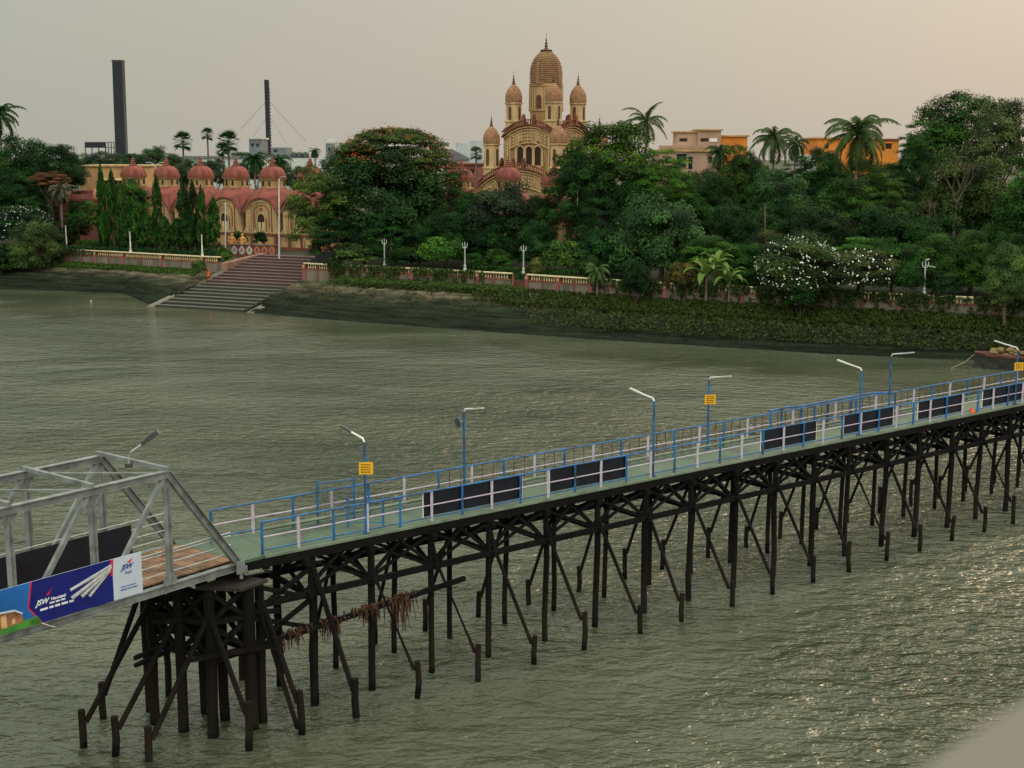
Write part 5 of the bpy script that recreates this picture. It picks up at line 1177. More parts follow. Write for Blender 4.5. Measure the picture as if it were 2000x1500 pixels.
tree('speckled round bush at the right end over the wall', 1972, 478, 612, 95, 123.5, 'broad', (.05, .09, .028), 'bush', 'bush', gz=3)
# bare tree
rt_.seed(12); bp_ = A(1862, 440, 156); r = thing('bare_tree', (bp_.x, 156, 4.3), 'leafless pale-branched tree in front of the mossy crown', 'tree'); b = MB()
def grow(p, d, ln, r_, k):
    e = p+d*ln; b.path([p, p.lerp(e, .5)+Vector((rt_.uniform(-.1, .1), 0, 0))*ln*.3, e], [r_, r_*.85, r_*.65], 5)
    if k:
        for _ in range(3 if k > 1 else 4): grow(e, (d+Vector((rt_.uniform(-.75, .75), rt_.uniform(-.4, .4), rt_.uniform(-.15, .55)))).normalized(), ln*rt_.uniform(.62, .85), r_*.55, k-1)
grow(Vector((bp_.x, 156, 4)), Vector((.02, 0, 1)), 6.2, .26, 0); grow(Vector((bp_.x+.1, 156, 10.1)), Vector((.05, 0, 1)), 2.7, .18, 4); grow(Vector((bp_.x, 156, 8.6)), Vector((-.7, 0, .6)).normalized(), 2.2, .11, 3); b.build('trunk', 'barkpale', r)
# shrubs behind / on the wall
for a_ in [('dark shrub mass behind the first right balustrade', 690, 476, 522, 95, 166, 'bush', (.03, .07, .018)), ('bright green shrub under the dark temple tree', 862, 466, 524, 84, 161, 'bush', LITE), ('shrub behind the second trident lamp, left side', 925, 494, 527, 46, 158, 'bush', MID), ('rounded shrub between the two trident lamps', 972, 488, 530, 56, 157, 'bush', MID),
           ('yellowish small shrub right of the third trident lamp', 1050, 505, 540, 40, 153, 'bush', (.09, .10, .03)), ('light shrub beneath the temple gap', 1100, 468, 538, 78, 153, 'bush', LITE), ('shrub in front of the shaded lower tree', 1150, 500, 545, 50, 150, 'bush', MID), ('hanging bush hiding the wall below the rounded tree', 1243, 510, 590, 50, 141, 'bush', DARK),
           ('brownish bush left of the banana plants', 1335, 512, 562, 62, 140, 'bush', (.06, .06, .022)), ('reddish small shrub among dark trees', 1500, 452, 495, 50, 150, 'bush', (.05, .055, .02)), ('shrub left of the trident lamp at right', 1780, 515, 575, 60, 130, 'bush', DARK), ('dark low shrub right of the lamp post at right', 1850, 530, 580, 60, 129, 'bush', DARK), ('shrub behind the first trident lamp', 790, 485, 522, 80, 163, 'bush', DARK)]:
    tree(*a_, name='bush', cat='bush', gz=4.0 if a_[5] > 142 or a_[5] < 135 else 2.8)
palm('spiky young palm growing at the wall foot', 1167, 530, 34, 145, PALM[0], (.05, .09, .03), 'small_palm', 'palm', 2.9, tr=.14)
for i, (px, yc, rp, Y) in enumerate(((1380, 532, 48, 138.5), (1425, 538, 38, 137.5), (1398, 512, 40, 139.5))): palm(['big banana plant leaning over the wall, left of the clump', 'banana plant at the right of the clump', 'banana plant at the back of the clump'][i], px, yc+10, rp, Y, BAN, (.075, .135, .035), 'banana_plant', 'banana plant', 3.0, size=2.1, tr=.13)

# trees that fill the mass behind, told apart by nothing
rf = random.Random(99)
LM = [(1335, 'the rose-beige house'), (1397, 'the small coconut palm'), (1459, 'the orange block'), (1521, 'the twin palms'), (1583, 'the gap right of the twin palms'), (1645, "the shaggy palm's left fronds"), (1707, "the shaggy palm's right fronds"), (1769, 'the right end of the orange house'), (1831, 'the left limb of the lofty tree'), (1893, 'the bare tree'), (1955, 'the pale feathery tree')]
def fill(grp, pre, lst, col, names=None, kinds=('broad', 'pads')):
    for i, (px, yt, yb, w_, Y) in enumerate(lst):
        lb = names[i] if names else pre+' '+min(LM, key=lambda q: abs(q[0]-px))[1]
        tree(lb, px+rf.uniform(-10, 10), yt+rf.uniform(-9, 9), yb, w_*rf.uniform(.9, 1.2), Y+rf.uniform(-2, 2), kinds[rf.random() > .72], col if rf.random() > .45 else tuple(c*1.5 for c in col))['group'] = grp
fill('second rank of trees on the right', 'second-rank tree, just under', [(1335+62*i, 345+(i % 3)*8, 500, 110, 200+(i % 2)*4) for i in range(11)], DARK)
fill('middle rank of trees on the right', 'mid-height tree of the wood, well below', [(1395+70*i, 395+(i % 2)*14, 540, 120, 168-1.2*i) for i in range(9)], DARK)
fill('lowest trees of the right-hand wood', 'low tree behind the wall, in line with', [(1375+75*i, 462+(i % 2)*12, 580, 110, 146-1.7*i) for i in range(9)], MID)
fill('trees hiding the foot of the orange houses', 'treetop on the skyline of the wood at', [(1450+58*i, 314+(i % 2)*5, 420, 84, 203) for i in range(6)], MID)
fill('dark trees under the blossoming tree', '', [(655+55*i, 415+(i % 2)*15, 525, 95, 170-.8*i) for i in range(5)], DARK, ['dark low tree under the bright-leaved tree by the steps', 'dark low tree left of the first trident lamp', 'dark low tree right of the first trident lamp', 'dark low tree midway between the first two trident lamps', 'dark low tree left of the second trident lamp'])
fill('dark trees below the temple', '', [(925, 420, 525, 90, 166), (990, 430, 530, 90, 163), (1045, 430, 535, 70, 160), (1165, 300, 480, 120, 168), (1240, 345, 500, 120, 166), (1325, 350, 480, 100, 170), (1180, 440, 560, 110, 154), (1235, 420, 560, 100, 156)], DARK,
     ['dark low tree right of the second trident lamp', 'dark low tree left of the third trident lamp', 'dark low tree right of the third trident lamp', 'dense tree inside the left half of the huge tiered tree', 'dense tree inside the middle of the huge tiered tree', 'dense tree right of the huge tiered tree, below the rose house', 'dark low tree above the spiky young palm', 'dark low tree left of the rounded tree by the wall'])
fill('dark trees at the left edge', '', [(8, 340, 470, 90, 206), (60, 355, 470, 80, 204), (110, 430, 500, 60, 200), (135, 300, 380, 60, 226), (140, 400, 480, 52, 203)], DARK, ['dark tree behind the white flowering tree at the left edge', 'dark tree right behind the white flowering tree', 'dark low tree right of the round bush', 'dark tree top left of the long cream house', 'small dark tree covering the front of the pavilion'])
fill('trees along the bank beyond the picture', '', [(-70, 300, 470, 130, 212), (-170, 310, 470, 140, 222), (-280, 305, 480, 150, 232), (-400, 300, 480, 160, 246), (2070, 230, 560, 170, 150), (2180, 260, 600, 190, 138), (2300, 280, 640, 200, 126)], MID, ['dark bank tree beyond the left edge, %s' % q for q in ('first', 'second', 'third', 'fourth')]+['tall bank tree beyond the right edge, %s' % q for q in ('first', 'second', 'third')])
fill('distant trees on the left horizon', '', [(175+48*i, 306+(i % 2)*5, 352, 66, 345+(i % 3)*6) for i in range(10)], (.022, .050, .020), ['faint far tree '+q for q in ('under the dark billboard', 'directly left of the thick stack', 'just right of the thick stack', 'above the gap between first and second domes', 'above the second red dome', 'above the third red dome', 'above the gap after the third dome', 'above the fourth red dome', 'above the fifth red dome', 'above the sixth red dome')])

# weeds on the banks
def weeds(name, label, wl, wt, i0, i1, zr, n, hgt, col, zb=3.0):
    t = NR.uniform(0, i1-i0, n)+i0; k = np.minimum(t.astype(int), len(wl)-2); f = (t-k)[:, None]; Wl, Wt = np.array(wl, dtype=float), np.array(wt, dtype=float)
    a = Wl[k]*(1-f)+Wl[k+1]*f; c = Wt[k]*(1-f)+Wt[k+1]*f; u = NR.uniform(zr[0], zr[1], n)
    clump = np.sin(t*9.1+u*5)+np.sin(t*23.7-u*11)+np.sin(t*51+u*19)+np.sin(t*97-u*31); keep = clump+NR.normal(0, 1.1, n) > (-1.1 if n > 6000 else 1.2); a, c, u = a[keep], c[keep], u[keep]; ok = (t[keep]-i0) > np.abs(NR.normal(0, .45, n if False else keep.sum()))*(.4+1.2*np.abs(np.sin(u*9))); t, a, c, u = t[keep][ok], a[ok], c[ok], u[ok]; n = len(u)
    prof = np.interp(u, [k_/10 for k_ in range(11)], [0, .10, .22, .40, .62, .70, .74, .82, .90, .96, 1]); h = NR.uniform(.2, 1, n)*hgt
    P = np.concatenate([a+(c-a)*u[:, None], (-.12+(zb+.12)*prof+h*.6)[:, None]], 1)
    o = link(name, leafmesh(name, P, NR.normal(size=(n, 3))+np.array([0, -.6, .6]), NR.uniform(.10, .26, n), NR.beta(1.6, 2, n), .3), None); o.color = (*col, 1); tag(o, label, 'weeds', kind='stuff')
weeds('bank_grass', 'grass strip along the top of the left bank under the balustrade', wl_L, wt_L, 1.5, 3.98, (.72, .99), 26000, .6, (.036, .078, .014))
weeds('bank_weeds', 'tangled weeds growing along the right bank below the wall', wl_R, wt_R, 3.4, 12, (.52, 1.0), 80000, .9, (.026, .044, .010))
weeds('bank_weeds', 'creepers and grass at the foot of the balustrade right of the steps', wl_R, wt_R, 1.0, 4.2, (.80, 1.0), 24000, 1.2, (.04, .075, .02))
weeds('bank_weeds', 'thin low weeds on the lower right bank', wl_R, wt_R, 4.0, 12, (.22, .55), 15000, .4, (.035, .052, .018))
weeds('bank_weeds', 'sparse tufts on the bare slope right of the steps', wl_R, wt_R, .6, 5.0, (.35, .9), 5000, .35, (.035, .055, .016))
weeds('bank_weeds', 'dark scrub on the far left bank', wl_L, wt_L, 0.2, 1.9, (.35, 1.0), 14000, .9, (.03, .05, .018))
def vines(label, i0, i1, n, col, zt):
    t = NR.uniform(0, i1-i0, n)+i0; dz_ = np.abs(NR.normal(0, .8, n)); cl = np.sin(t*7)+np.sin(t*17.3+dz_)+np.sin(t*43-dz_*2)+np.sin(t*79+dz_*3); keep = cl+NR.normal(0, 1.0, n)-dz_*.4 > .2; t = t[keep]; dz_ = dz_[keep]; n = len(t); k = np.minimum(t.astype(int), len(wt_R)-2); f = (t-k)[:, None]; Wt = np.array(wt_R, dtype=float); c = Wt[k]*(1-f)+Wt[k+1]*f
    P = np.concatenate([c+np.array([-.18, -.34])+NR.normal(0, .08, (n, 2)), (zt-dz_)[:, None]], 1)
    o = link('wall_creeper', leafmesh('wall_creeper', P, NR.normal(size=(n, 3))+np.array([-.3, -1.2, .3]), NR.uniform(.08, .2, n), NR.beta(1.6, 2, n), .6), None); o.color = (*col, 1); tag(o, label, 'creeper', kind='stuff')
vines('creeper leaves trailing over the balustrade near the first trident lamp', .9, 3.6, 9000, (.035, .065, .018), WZ+.1)
vines('dark creeper over the balustrade under the right-hand trees', 5.0, 10.6, 22000, (.028, .05, .015), WZ+.1)

# ---------------------------------------------------------------- lamps and poles on the river walk
def wall_pt(px, pts=None):
    for P in (wt_L[1:], wt_R):
        for a, c in zip(P, P[1:]):
            for q in range(21):
                t = q/20; x, y = a[0]*(1-t)+c[0]*t, a[1]*(1-t)+c[1]*t; u = 1000+FPX*x/(y*CA+(CAM_H-WZ)*SA)
                if abs(u-px) < 4: return x, y
    return None
for px, yt, lb in ((749, 465, 'grey trident-topped lamp post in front of the blossoming tree mass'), (911, 472, 'grey trident-topped lamp post before the very dark tree'), (1022, 478, 'grey trident-topped lamp post beside the gate'), (1808, 508, 'leaning-armed grey lamp post among the right-hand trees')):
    x, y = wall_pt(px); y += .1; top = A(px, yt, y).z; h = top-WZ; rt = thing('trident_lamp_post', (x, y, WZ), lb, 'lamp post', 'trident lamp posts on the river wall'); b = MB()
    b.lathe([(.20, 0), (.20, .25), (.13, .32), (.16, .55), (.09, .65), (.07, h*.7), (.10, h*.72), (.05, h*.75), (.04, h*.8)], (x, y, WZ), 10); b.build('post', 'galv', rt); b = MB()
    b.path([(x, y, WZ+h*.78), (x, y, WZ+h)], [.05, .03], 6)
    for s in (-1, 1): b.path([(x, y, WZ+h*.78), (x+s*.22, y, WZ+h*.80), (x+s*.30, y, WZ+h*.88), (x+s*.27, y, WZ+h*.96)], [.04, .045, .04, .02], 6)
    b.build('trident_head', 'offwhite', rt)
    if px == 1808: b = MB(); b.bar((x, y, WZ+h*.85), (x+.9, y-.3, WZ+h*.80), .1, .08); b.bar((x, y, WZ+h), (x+.35, y, WZ+h+.1), .25, .08); b.build('lamp_head', 'galv', rt)
for px, yt, lb in ((130, 440, 'white post on the wall nearest the round bush'), (252, 452, 'white tapered post in the middle of the left wall'), (392, 458, 'white tapered post on the corner pier of the left wall')):
    x, y = wall_pt(px) or wt_L[1]; y += .1; top = A(px, yt, y).z; h = top-WZ; rt = thing('white_post', (x, y, WZ), lb, 'lamp post'); b = MB(); b.lathe([(.17, 0), (.17, .3), (.10, .4), (.10, h*.45), (.11, h*.47), (.07, h*.5), (.055, h)], (x, y, WZ), 8); b.build('post', 'white', rt)
    b = MB(); b.lathe([(.19, .3), (.19, .4), (.12, .42)], (x, y, WZ), 8); b.build('collar', 'galv', rt)
for px, yt, yb, Y, lb, r_ in ((545, 350, 492, 180, 'tall pale pole at the head of the steps', .09), (440, 395, 492, 184.5, 'grey pole with small cross arms beside the wall end', .08), (1128, 368, 470, 162, 'thin white pole rising out of the trees below the temple', .038), (643, 497, 520, 167, 'short dark post at the wall start', .06), (595, 470, 512, 168, 'thin dark pole at the right side of the steps', .05)):
    p0, p1 = A(px, yb, Y), A(px, yt, Y); p0.z = min(p0.z, 4.6); rt = thing('pole', p0, lb, 'pole'); b = MB(); b.tube(p0, p1, r_*1.2, r_*.8, 8); b.build('shaft', 'white' if r_ != .05 and px != 643 else 'steeldark', rt)
    if px == 440:
        b = MB()
        for z in (.3, .8): b.bar(p1+Vector((-.35, 0, -z)), p1+Vector((.35, 0, -z)), .05)
        b.build('cross_arm', 'galv', rt)
    if px == 545: b = MB(); b.path([p1, p1+Vector((.2, 0, .25)), p1+Vector((.5, 0, .35))], .04, 6); b.bar(p1+Vector((.5, 0, .35)), p1+Vector((.95, 0, .36)), .14, .07); b.build('lamp_arm', 'galv', rt)
p0, p1 = A(304, 360, 222), A(304, 328, 222); p0.z = 5; rt = thing('street_lamp', p0, 'double-armed street lamp between the first two red domes', 'lamp'); b = MB(); b.tube(p0, p1, .12, .09, 8); b.build('pole', 'galv', rt)
for s in (-1, 1): b = MB(); b.path([p1, p1+Vector((s*.3, 0, .6)), p1+Vector((s*.9, 0, .9)), p1+Vector((s*1.6, 0, .85))], [.07, .06, .06, .07], 6); b.build('arm', 'galv', rt)

# lotus parapet, statues, tarpaulin stack by the steps
p0, p1 = A(452, 495, 187), A(540, 497, 185.5); zt, zb = A(500, 478, 186).z, A(500, 498, 186).z; d = (p1-p0); d.z = 0; ln = d.length; d.normalize(); nn = Vector((d.y, -d.x, 0))
rt = thing('lotus_parapet', (p0.x, p0.y, zb), 'low red wall set with pale lotus-bud medallions at the head of the steps', 'parapet'); b = MB(); q = lambda u, o, z: Vector((p0.x+d.x*u+nn.x*o, p0.y+d.y*u+nn.y*o, z))
b.hexa([q(0, .2, zb-1), q(ln, .2, zb-1), q(ln, -.2, zb-1), q(0, -.2, zb-1)], [q(0, .2, zt-.1), q(ln, .2, zt-.1), q(ln, -.2, zt-.1), q(0, -.2, zt-.1)]); b.build('parapet_wall', 'red', rt)
b = MB(); b.hexa([q(-.1, .3, zt-.097), q(ln+.1, .3, zt-.097), q(ln+.1, -.3, zt-.097), q(-.1, -.3, zt-.097)], [q(-.1, .3, zt+.03), q(ln+.1, .3, zt+.03), q(ln+.1, -.3, zt+.03), q(-.1, -.3, zt+.03)]); b.build('coping', 'wallgrey', rt)
for i in range(6):
    u = ln*(i+.5)/6; w_, h_ = ln/6*.42, (zt-zb)*.52; zc = (zt+zb)/2
    pts = [(u, zc+h_), (u-w_*.45, zc+h_*.45), (u-w_, zc), (u-w_*.75, zc-h_*.6), (u, zc-h_), (u+w_*.75, zc-h_*.6), (u+w_, zc), (u+w_*.45, zc+h_*.45)]
    b = MB(); b.prism([q(x, .24, z) for x, z in pts], nn*-.03); md = b.build('medallion', 'offwhite' if i < 3 else 'terracotta', rt)
    b = MB(); b.prism([q(u+(x-u)*.45, .27, zc+(z-zc)*.45) for x, z in pts], nn*-.02); b.build('medallion_centre', 'terracotta' if i < 3 else 'roofred', md)
for px, lb in ((454, 'ochre seated garden figure at the left end of the lotus parapet'), (474, 'ochre seated garden figure between the round bushes')):
    p = A(px, 478, 188); p.z = zt-.3; rt = thing('garden_statue', p, lb, 'statue'); b = MB(); b.lathe([(.55, 0), (.60, .25), (.42, .5), (.36, .9), (.42, 1.15), (.22, 1.3), (.12, 1.38)], p, 12); b.ball(p+Vector((0, 0, 1.55)), .21); b.path([p+Vector((-.4, -.1, 1.1)), p+Vector((-.6, -.3, .7)), p+Vector((-.15, -.5, .5))], .09, 6); b.path([p+Vector((.4, -.1, 1.1)), p+Vector((.6, -.3, .7)), p+Vector((.15, -.5, .5))], .09, 6); b.build('figure', 'statue', rt, smooth=True)
p = A(625, 512, 169.5); rt = thing('tarpaulin_stack', (p.x, p.y, 4.1), 'stepped black tarpaulin-covered stack behind the wall start', 'stack'); b = MB()
for i, (x0, x1, h) in enumerate(((-1.9, -1.2, .9), (-1.2, -.5, 1.35), (-.5, .2, 1.9), (.2, 1.7, 2.25))): b.hexa([Vector((p.x+x0, p.y-.6, 4)), Vector((p.x+x1-.003, p.y-.6, 4)), Vector((p.x+x1-.003, p.y+1.2, 4)), Vector((p.x+x0, p.y+1.2, 4))], [Vector((p.x+x0, p.y-.5, 4.1+h-.1)), Vector((p.x+x1-.003, p.y-.5, 4.1+h)), Vector((p.x+x1-.003, p.y+1.1, 4.1+h+.05)), Vector((p.x+x0, p.y+1.1, 4.1+h-.05))])
b.build('cover', 'tarp', rt)

# person on the bank left of the steps
pg = st(11.2, -.55, 2.58); pt = thing('person', pg, 'person in orange cloth stooping beside the steps near the wall corner', 'person')
vs = [(0, 0, .80), (0, 0, 1.0), (-.08, -.1, 1.18), (-.16, -.18, 1.32), (-.20, -.22, 1.40), (-.24, -.27, 1.52), (.0, -.02, .8), (-.10, 0, .78), (-.12, -.06, .42), (-.11, .02, .04), (-.11, -.12, .02), (.10, 0, .78), (.12, -.08, .42), (.12, .02, .04), (.12, -.12, .02), (-.34, -.16, 1.28), (-.42, -.30, 1.02), (-.36, -.46, .84), (.05, -.20, 1.28), (.12, -.34, 1.02), (.02, -.48, .86)]
es = [(0, 1), (1, 2), (2, 3), (3, 4), (4, 5), (0, 7), (7, 8), (8, 9), (9, 10), (0, 11), (11, 12), (12, 13), (13, 14), (3, 15), (15, 16), (16, 17), (3, 18), (18, 19), (19, 20)]
rs = [.13, .12, .13, .11, .05, .10, .1, .09, .06, .04, .035, .09, .06, .04, .035, .055, .045, .035, .055, .045, .035]
vs.pop(6); rs.pop(6); es = [tuple(i-(i > 6) for i in e) for e in es]
me = bpy.data.meshes.new('body'); me.from_pydata(vs, es, []); me.materials.append(M['skin']); bo = bpy.data.objects.new('body', me); C.objects.link(bo); bo.parent = pt
md = bo.modifiers.new('skin', 'SKIN'); 
for i, r_ in enumerate(rs): me.skin_vertices[0].data[i].radius = (r_, r_)
me.skin_vertices[0].data[0].use_root = True; bo.modifiers.new('sub', 'SUBSURF').levels = 1
b = MB(); b.lathe([(.24, .12), (.22, .4), (.19, .8), (.18, .95), (.17, 1.0)], (0, -.02, 0), 12); b.lathe([(.17, 1.0), (.20, 1.2), (.16, 1.34), (.07, 1.4)], (-.09, -.1, 0), 12); b.build('robe', 'orangecloth', pt, smooth=True, world=False)
b = MB(); b.ball((-.24, -.26, 1.56), .10, rz=.09); b.build('hair', 'dark', pt, world=False)
# floating scraps
for (px, py), lb in (((178, 588), 'small white scrap floating on the water at left'),):
    p = G(px, py, 0); b = MB(); b.ball(p+Vector((0, 0, .02)), .16, .12, .05, 8, 4); tag(b.build('floating_scrap', 'white'), lb, 'litter')

# ---------------------------------------------------------------- buildings beyond
def building(name, label, x0, x1, yt, Y, m, depth=10, windows=(), wm='glass', base=4.5, roof=None, extra=None, cat='building', rz=0):
    a, c = A(x0, yt, Y), A(x1, yt, Y); zt = (a.z+c.z)/2; root = thing(name, ((a.x+c.x)/2, Y, base), label, cat)
    b = MB(); b.box(a.x, c.x, Y, Y+depth, base-.5, zt); b.build('wall', m, root)
    if roof: b = MB(); b.box(a.x-.3, c.x+.3, Y-.35, Y+depth+.3, zt+.003, zt+roof[0]); b.build('roof', roof[1], root)
    for wx0, wx1, wy0, wy1 in windows:
        p, q = A(wx0, wy0, Y), A(wx1, wy1, Y); b = MB(); b.box(p.x, q.x, Y-.06, Y+.1, q.z, p.z); w_ = b.build('window', wm, root)
        b = MB(); b.box(p.x-.12, q.x+.12, Y-.22, Y-.065, p.z, p.z+.15); b.build('lintel', m, w_)
    return root, a, c, zt
r, a, c, zt = building('house', 'long plain cream house with small awnings behind the pavilion', 158, 292, 325, 232, 'tan', 12, [(205, 212, 351, 360), (222, 229, 351, 360), (240, 247, 351, 360), (158, 164, 347, 361)], 'dark', roof=(.25, 'cream2'))
b = MB()
for u in (208, 243): p = A(u, 347, 232); b.hexa([Vector((p.x-1.3, 231, p.z-.45)), Vector((p.x+1.3, 231, p.z-.45)), Vector((p.x+1.3, 231.9, p.z-.1)), Vector((p.x-1.3, 231.9, p.z-.1))], [Vector((p.x-1.3, 231, p.z-.38)), Vector((p.x+1.3, 231, p.z-.38)), Vector((p.x+1.3, 231.9, p.z)), Vector((p.x-1.3, 231.9, p.z))])
b.build('awning', 'cream2', r)
b = MB(); z1, z0 = A(200, 372, 231).z, A(200, 379, 231).z; b.box(a.x-3, c.x, 230.4, 231.9, z0, z1); b.build('verandah_roof', 'brickred', r)
b = MB(); b.box(a.x-3, c.x, 230.6, 231.8, 5, z0-.4); b.build('verandah', 'brickred', r)
r, a, c, zt = building('pavilion', 'small red-corniced pavilion with little domes at left', 96, 206, 392, 208, 'brickred', 7, [(104, 116, 404, 432), (136, 148, 404, 432), (160, 172, 404, 432)], 'dark', roof=(.35, 'red'))
b = MB(); b.box(a.x, c.x, 207.9, 208.1, zt+.353, zt+1.0); b.build('parapet', 'brickred', r)
for u in (99, 190): p = A(u, 390, 208.5); b = MB(); b.lathe([(.7, 0), (.75, .5), (.55, 1.1), (.2, 1.5), (.12, 1.9), (.03, 2.3)], (p.x, 208.5, zt+.35), 12); b.build('small_dome', 'terracotta', r)
p = A(124, 388, 212); b = MB(); b.lathe([(1.35, 0), (1.5, 1.0), (1.35, 2.0), (.8, 2.9), (.2, 3.2)], (p.x, 211, zt+.3), 16); b.build('white_dome', 'cream2', r, smooth=True)
# white sheds and roof clutter
building('shed', 'long white-walled shed behind the middle shrines', 372, 480, 309, 305, 'offwhite', 20, [(392, 402, 316, 324), (425, 440, 314, 326)], 'metalgrey', roof=(.5, 'metalgrey'))
building('shed', 'white shed wall right of the fan palms', 482, 566, 306, 300, 'offwhite', 20, [(500, 515, 313, 321)], 'metalgrey', roof=(.4, 'metalgrey'))
r, a, c, zt = building('shed', 'white shed with dark roof tanks left of the blossoming tree', 568, 662, 309, 295, 'offwhite', 20, [(600, 606, 316, 330), (628, 634, 300+12, 330)], 'metalgrey')
for u in (574, 597, 614, 585): p = A(u, 309, 298); b = MB(); b.lathe([(.75, 0), (.75, .9), (.6, 1.2), (.2, 1.4)], (p.x, 298, zt), 12); b.build('roof_tank', 'steeldark', r)
building('rooftop_block', 'grey rooftop block left of the thin stack', 486, 511, 272, 330, 'metalgrey', 8, [(490, 496, 280, 286), (500, 506, 280, 286)], 'glass', roof=(.4, 'offwhite'))
building('rooftop_block', 'low grey block right of the thin stack', 530, 560, 288, 330, 'metalgrey', 8, [(535, 541, 292, 297)])
r, a, c, zt = building('water_tower', 'small pale stair tower at the left of the blossoming tree', 636, 650, 280, 300, 'metalgrey', 4, [(641, 645, 288, 294)])
b = MB(); b.box(a.x-.2, c.x+.2, 299.5, 304, zt+.3, zt+.9); b.build('tank', 'offwhite', r)
r, a, c, zt = building('house', 'white house with a dark hipped roof left of the temple', 855, 912, 312, 262, 'white', 12, [(862, 870, 316, 322), (884, 892, 316, 322)], 'glass')
pk = A(876, 291, 268).z; b = MB(); ex = .8
b.add([(a.x-ex, 262-ex, zt), (c.x+ex, 262-ex, zt), (c.x+ex, 274+ex, zt), (a.x-ex, 274+ex, zt), (a.x+1.5, 268, pk), (c.x-3.2, 268, pk), ], [(3, 2, 1, 0), (0, 1, 5, 4), (1, 2, 5), (2, 3, 4, 5), (3, 0, 4)]); b.build('roof', 'roofdark', r)
building('house', 'dull red wall building between dark roof and temple', 868, 948, 322, 250, 'brickred', 8, [(900, 908, 330, 338), (918, 926, 330, 338)], 'dark', roof=(.3, 'red'))
building('tower_block', 'pale far high-rise left of the temple, left one of two', 890, 914, 279, 1300, 'haze_tower', 18, [(893+4*i, 895+4*i, 283, 300) for i in range(5)], 'offwhite'); building('tower_block', 'pale far high-rise left of the temple, taller right one', 917, 942, 275, 1340, 'haze_tower', 18, [(920+4*i, 922+4*i, 279, 300) for i in range(5)], 'offwhite')
# billboard frames
for x0, x1, lb in ((166, 206, 'dark billboard on a steel frame above the far trees'), (206, 223, 'empty billboard frame beside the thick stack')):
    a, c, g_ = A(x0, 278, 300), A(x1, 288, 300), A(x0, 300, 300); r = thing('billboard', (a.x, 300, 5), lb, 'billboard'); b = MB()
    for t in (0, .33, .66, 1): x = a.x+(c.x-a.x)*t; b.bar((x, 300, 5), (x, 300, a.z), .18)
    b.bar((a.x, 300, a.z), (c.x, 300, a.z), .15); b.bar((a.x, 300, c.z), (c.x, 300, c.z), .15); b.build('frame', 'steeldark', r)
    if x0 == 166: b = MB(); b.box(a.x, c.x, 299.7, 299.85, c.z, a.z); b.build('panel', 'chimney', r)
# stacks
a, c = A(222.5, 121, 420), A(241.5, 121, 420); g_ = A(236, 300, 420); cx = (a.x+c.x)/2; hw = (c.x-a.x)/2
r = thing('chimney_stack', (cx, 420, 5), 'thick dark square stack, left and taller of the two', 'chimney'); b = MB(); b.hexa([(cx-hw*1.05-.5, 418, 4), (cx+hw*1.05-.5, 418, 4), (cx+hw*1.05-.5, 421, 4), (cx-hw*1.05-.5, 421, 4)], [(cx-hw, 418, a.z), (cx+hw, 418, a.z), (cx+hw, 421, a.z), (cx-hw, 421, a.z)]); b.build('shaft', 'chimney', r)
b = MB(); b.box(cx-hw-.12, cx+hw+.12, 417.9, 421.1, a.z, a.z+.5); b.build('cap', 'steeldark', r)
b = MB(); zz = A(245, 200, 419).z; xx = A(245, 250, 419).x; b.tube((xx, 419, 4), (xx, 419, zz), .22, .18, 6); b.build('side_mast', 'metalgrey', r)
for z in range(18, int(zz), 5): b = MB(); 
a, c = A(517, 156, 420), A(526.5, 156, 420); cx = (a.x+c.x)/2; hw = (c.x-a.x)/2
r = thing('chimney_stack', (cx, 420, 5), 'slim dark stack with ladder and guy wires, right of the two', 'chimney'); b = MB(); b.box(cx-hw, cx+hw-.3, 419, 421, 4, a.z); b.build('shaft', 'chimney', r); b = MB()
z = 8
while z < a.z-2: b.box(cx+hw-.3, cx+hw+.15, 419.2, 419.5, z, z+.35); z += 1.0
b.build('ladder', 'steeldark', r); b = MB()
for ex, yy in ((470, 252), (598, 277), (560, 280), (488, 276)): q = A(ex, yy, 425 if ex in (470, 598) else 414); b.tube(Vector((cx, 420, A(520, 195 if ex in (470, 598) else 225, 420).z)), q, .05, n=4)
b.build('guy_wire', 'steeldark', r)
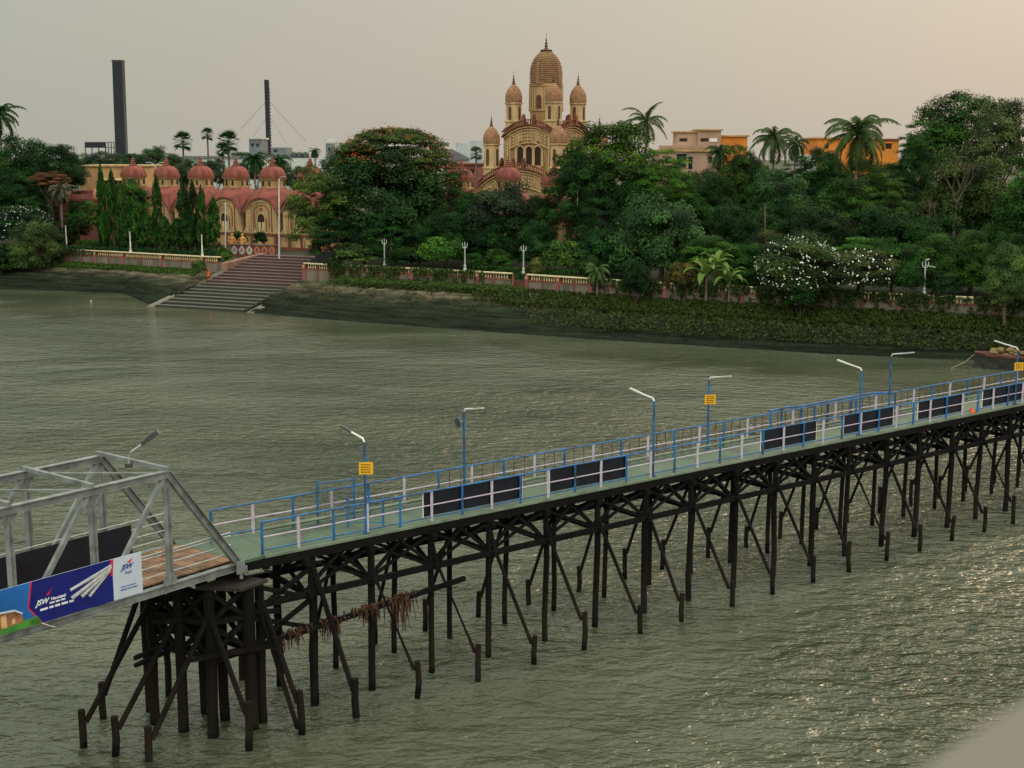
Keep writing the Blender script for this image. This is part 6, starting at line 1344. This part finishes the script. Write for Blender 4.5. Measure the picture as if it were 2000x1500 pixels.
# houses at right
r, a, c, zt = building('house', 'rose-beige modern house with roof terrace among the trees', 1290, 1412, 296, 212, 'rose', 12, [(1322, 1340, 300, 326), (1345, 1352, 306, 330), (1384, 1391, 306, 318), (1300, 1310, 306, 318)], 'glass', roof=(.3, 'tan'))
b = MB(); p = A(1300, 284, 211.8).z; b.box(a.x-.3, c.x, 211.7, 211.95, zt+.3, p); b.build('terrace_parapet', 'rose', r)
b = MB()
for i in range(22): x = a.x+(c.x-a.x)*(i+.5)/22; b.box(x-.07, x+.07, 211.6, 211.7, zt+.4, p-.15)
b.build('parapet_rib', 'tan', r)
for x0, x1, yt in ((1322, 1364, 259), (1362.5, 1408, 255)):
    q0, q1 = A(x0, yt, 214), A(x1, yt, 214); yo = .4*(x0 > 1350); b = MB(); b.box(q0.x, q1.x, 214-yo, 219, zt+.3, q0.z); o = b.build('penthouse', 'rose', r); b = MB(); b.box(q0.x-.3, q1.x+.3, 213.7-yo, 219.3, q0.z+.003, q0.z+.22); b.build('penthouse_roof', 'tan', o)
    b = MB(); k = A(x0+5, 270, 214), A(x0+20, 276, 214); b.box(k[0].x, k[1].x, 213.94-yo, 214.1-yo, k[1].z, k[0].z); b.build('opening', 'dark', o)
b = MB(); k = A(1386, 270, 213.5), A(1401, 277, 213.5); b.box(k[0].x, k[1].x, 213.5, 213.62, k[1].z, k[0].z); b.build('white_panel', 'white', r)
building('house', 'bright orange block right of the rose-beige house', 1410, 1460, 267, 219, 'orange', 10, [(1428, 1434, 285, 292), (1444, 1450, 285, 292)], 'dark', roof=(.25, 'tan'))
building('house', 'orange house behind the big shaggy palm', 1598, 1692, 271, 216, 'orange', 12, [(1612, 1618, 282, 290)], 'dark', roof=(.25, 'tan'))
building('house', 'orange house end with a dark square window right of the palm', 1694, 1756, 274, 214, 'orange', 12, [(1730, 1741, 280, 290)], 'dark', roof=(.25, 'roofred'))
building('house', 'small grey flat-roofed house beside the twin palms', 1565, 1596, 302, 208, 'offwhite', 8, [(1570, 1575, 308, 314)])
building('courtyard_hall', 'orange-cream hall seen in the gap below the temple', 1062, 1124, 400, 190, 'tan', 10, [(1075, 1082, 440, 466), (1092, 1099, 440, 466), (1108, 1115, 440, 466)], 'dark', roof=(.3, 'red'))
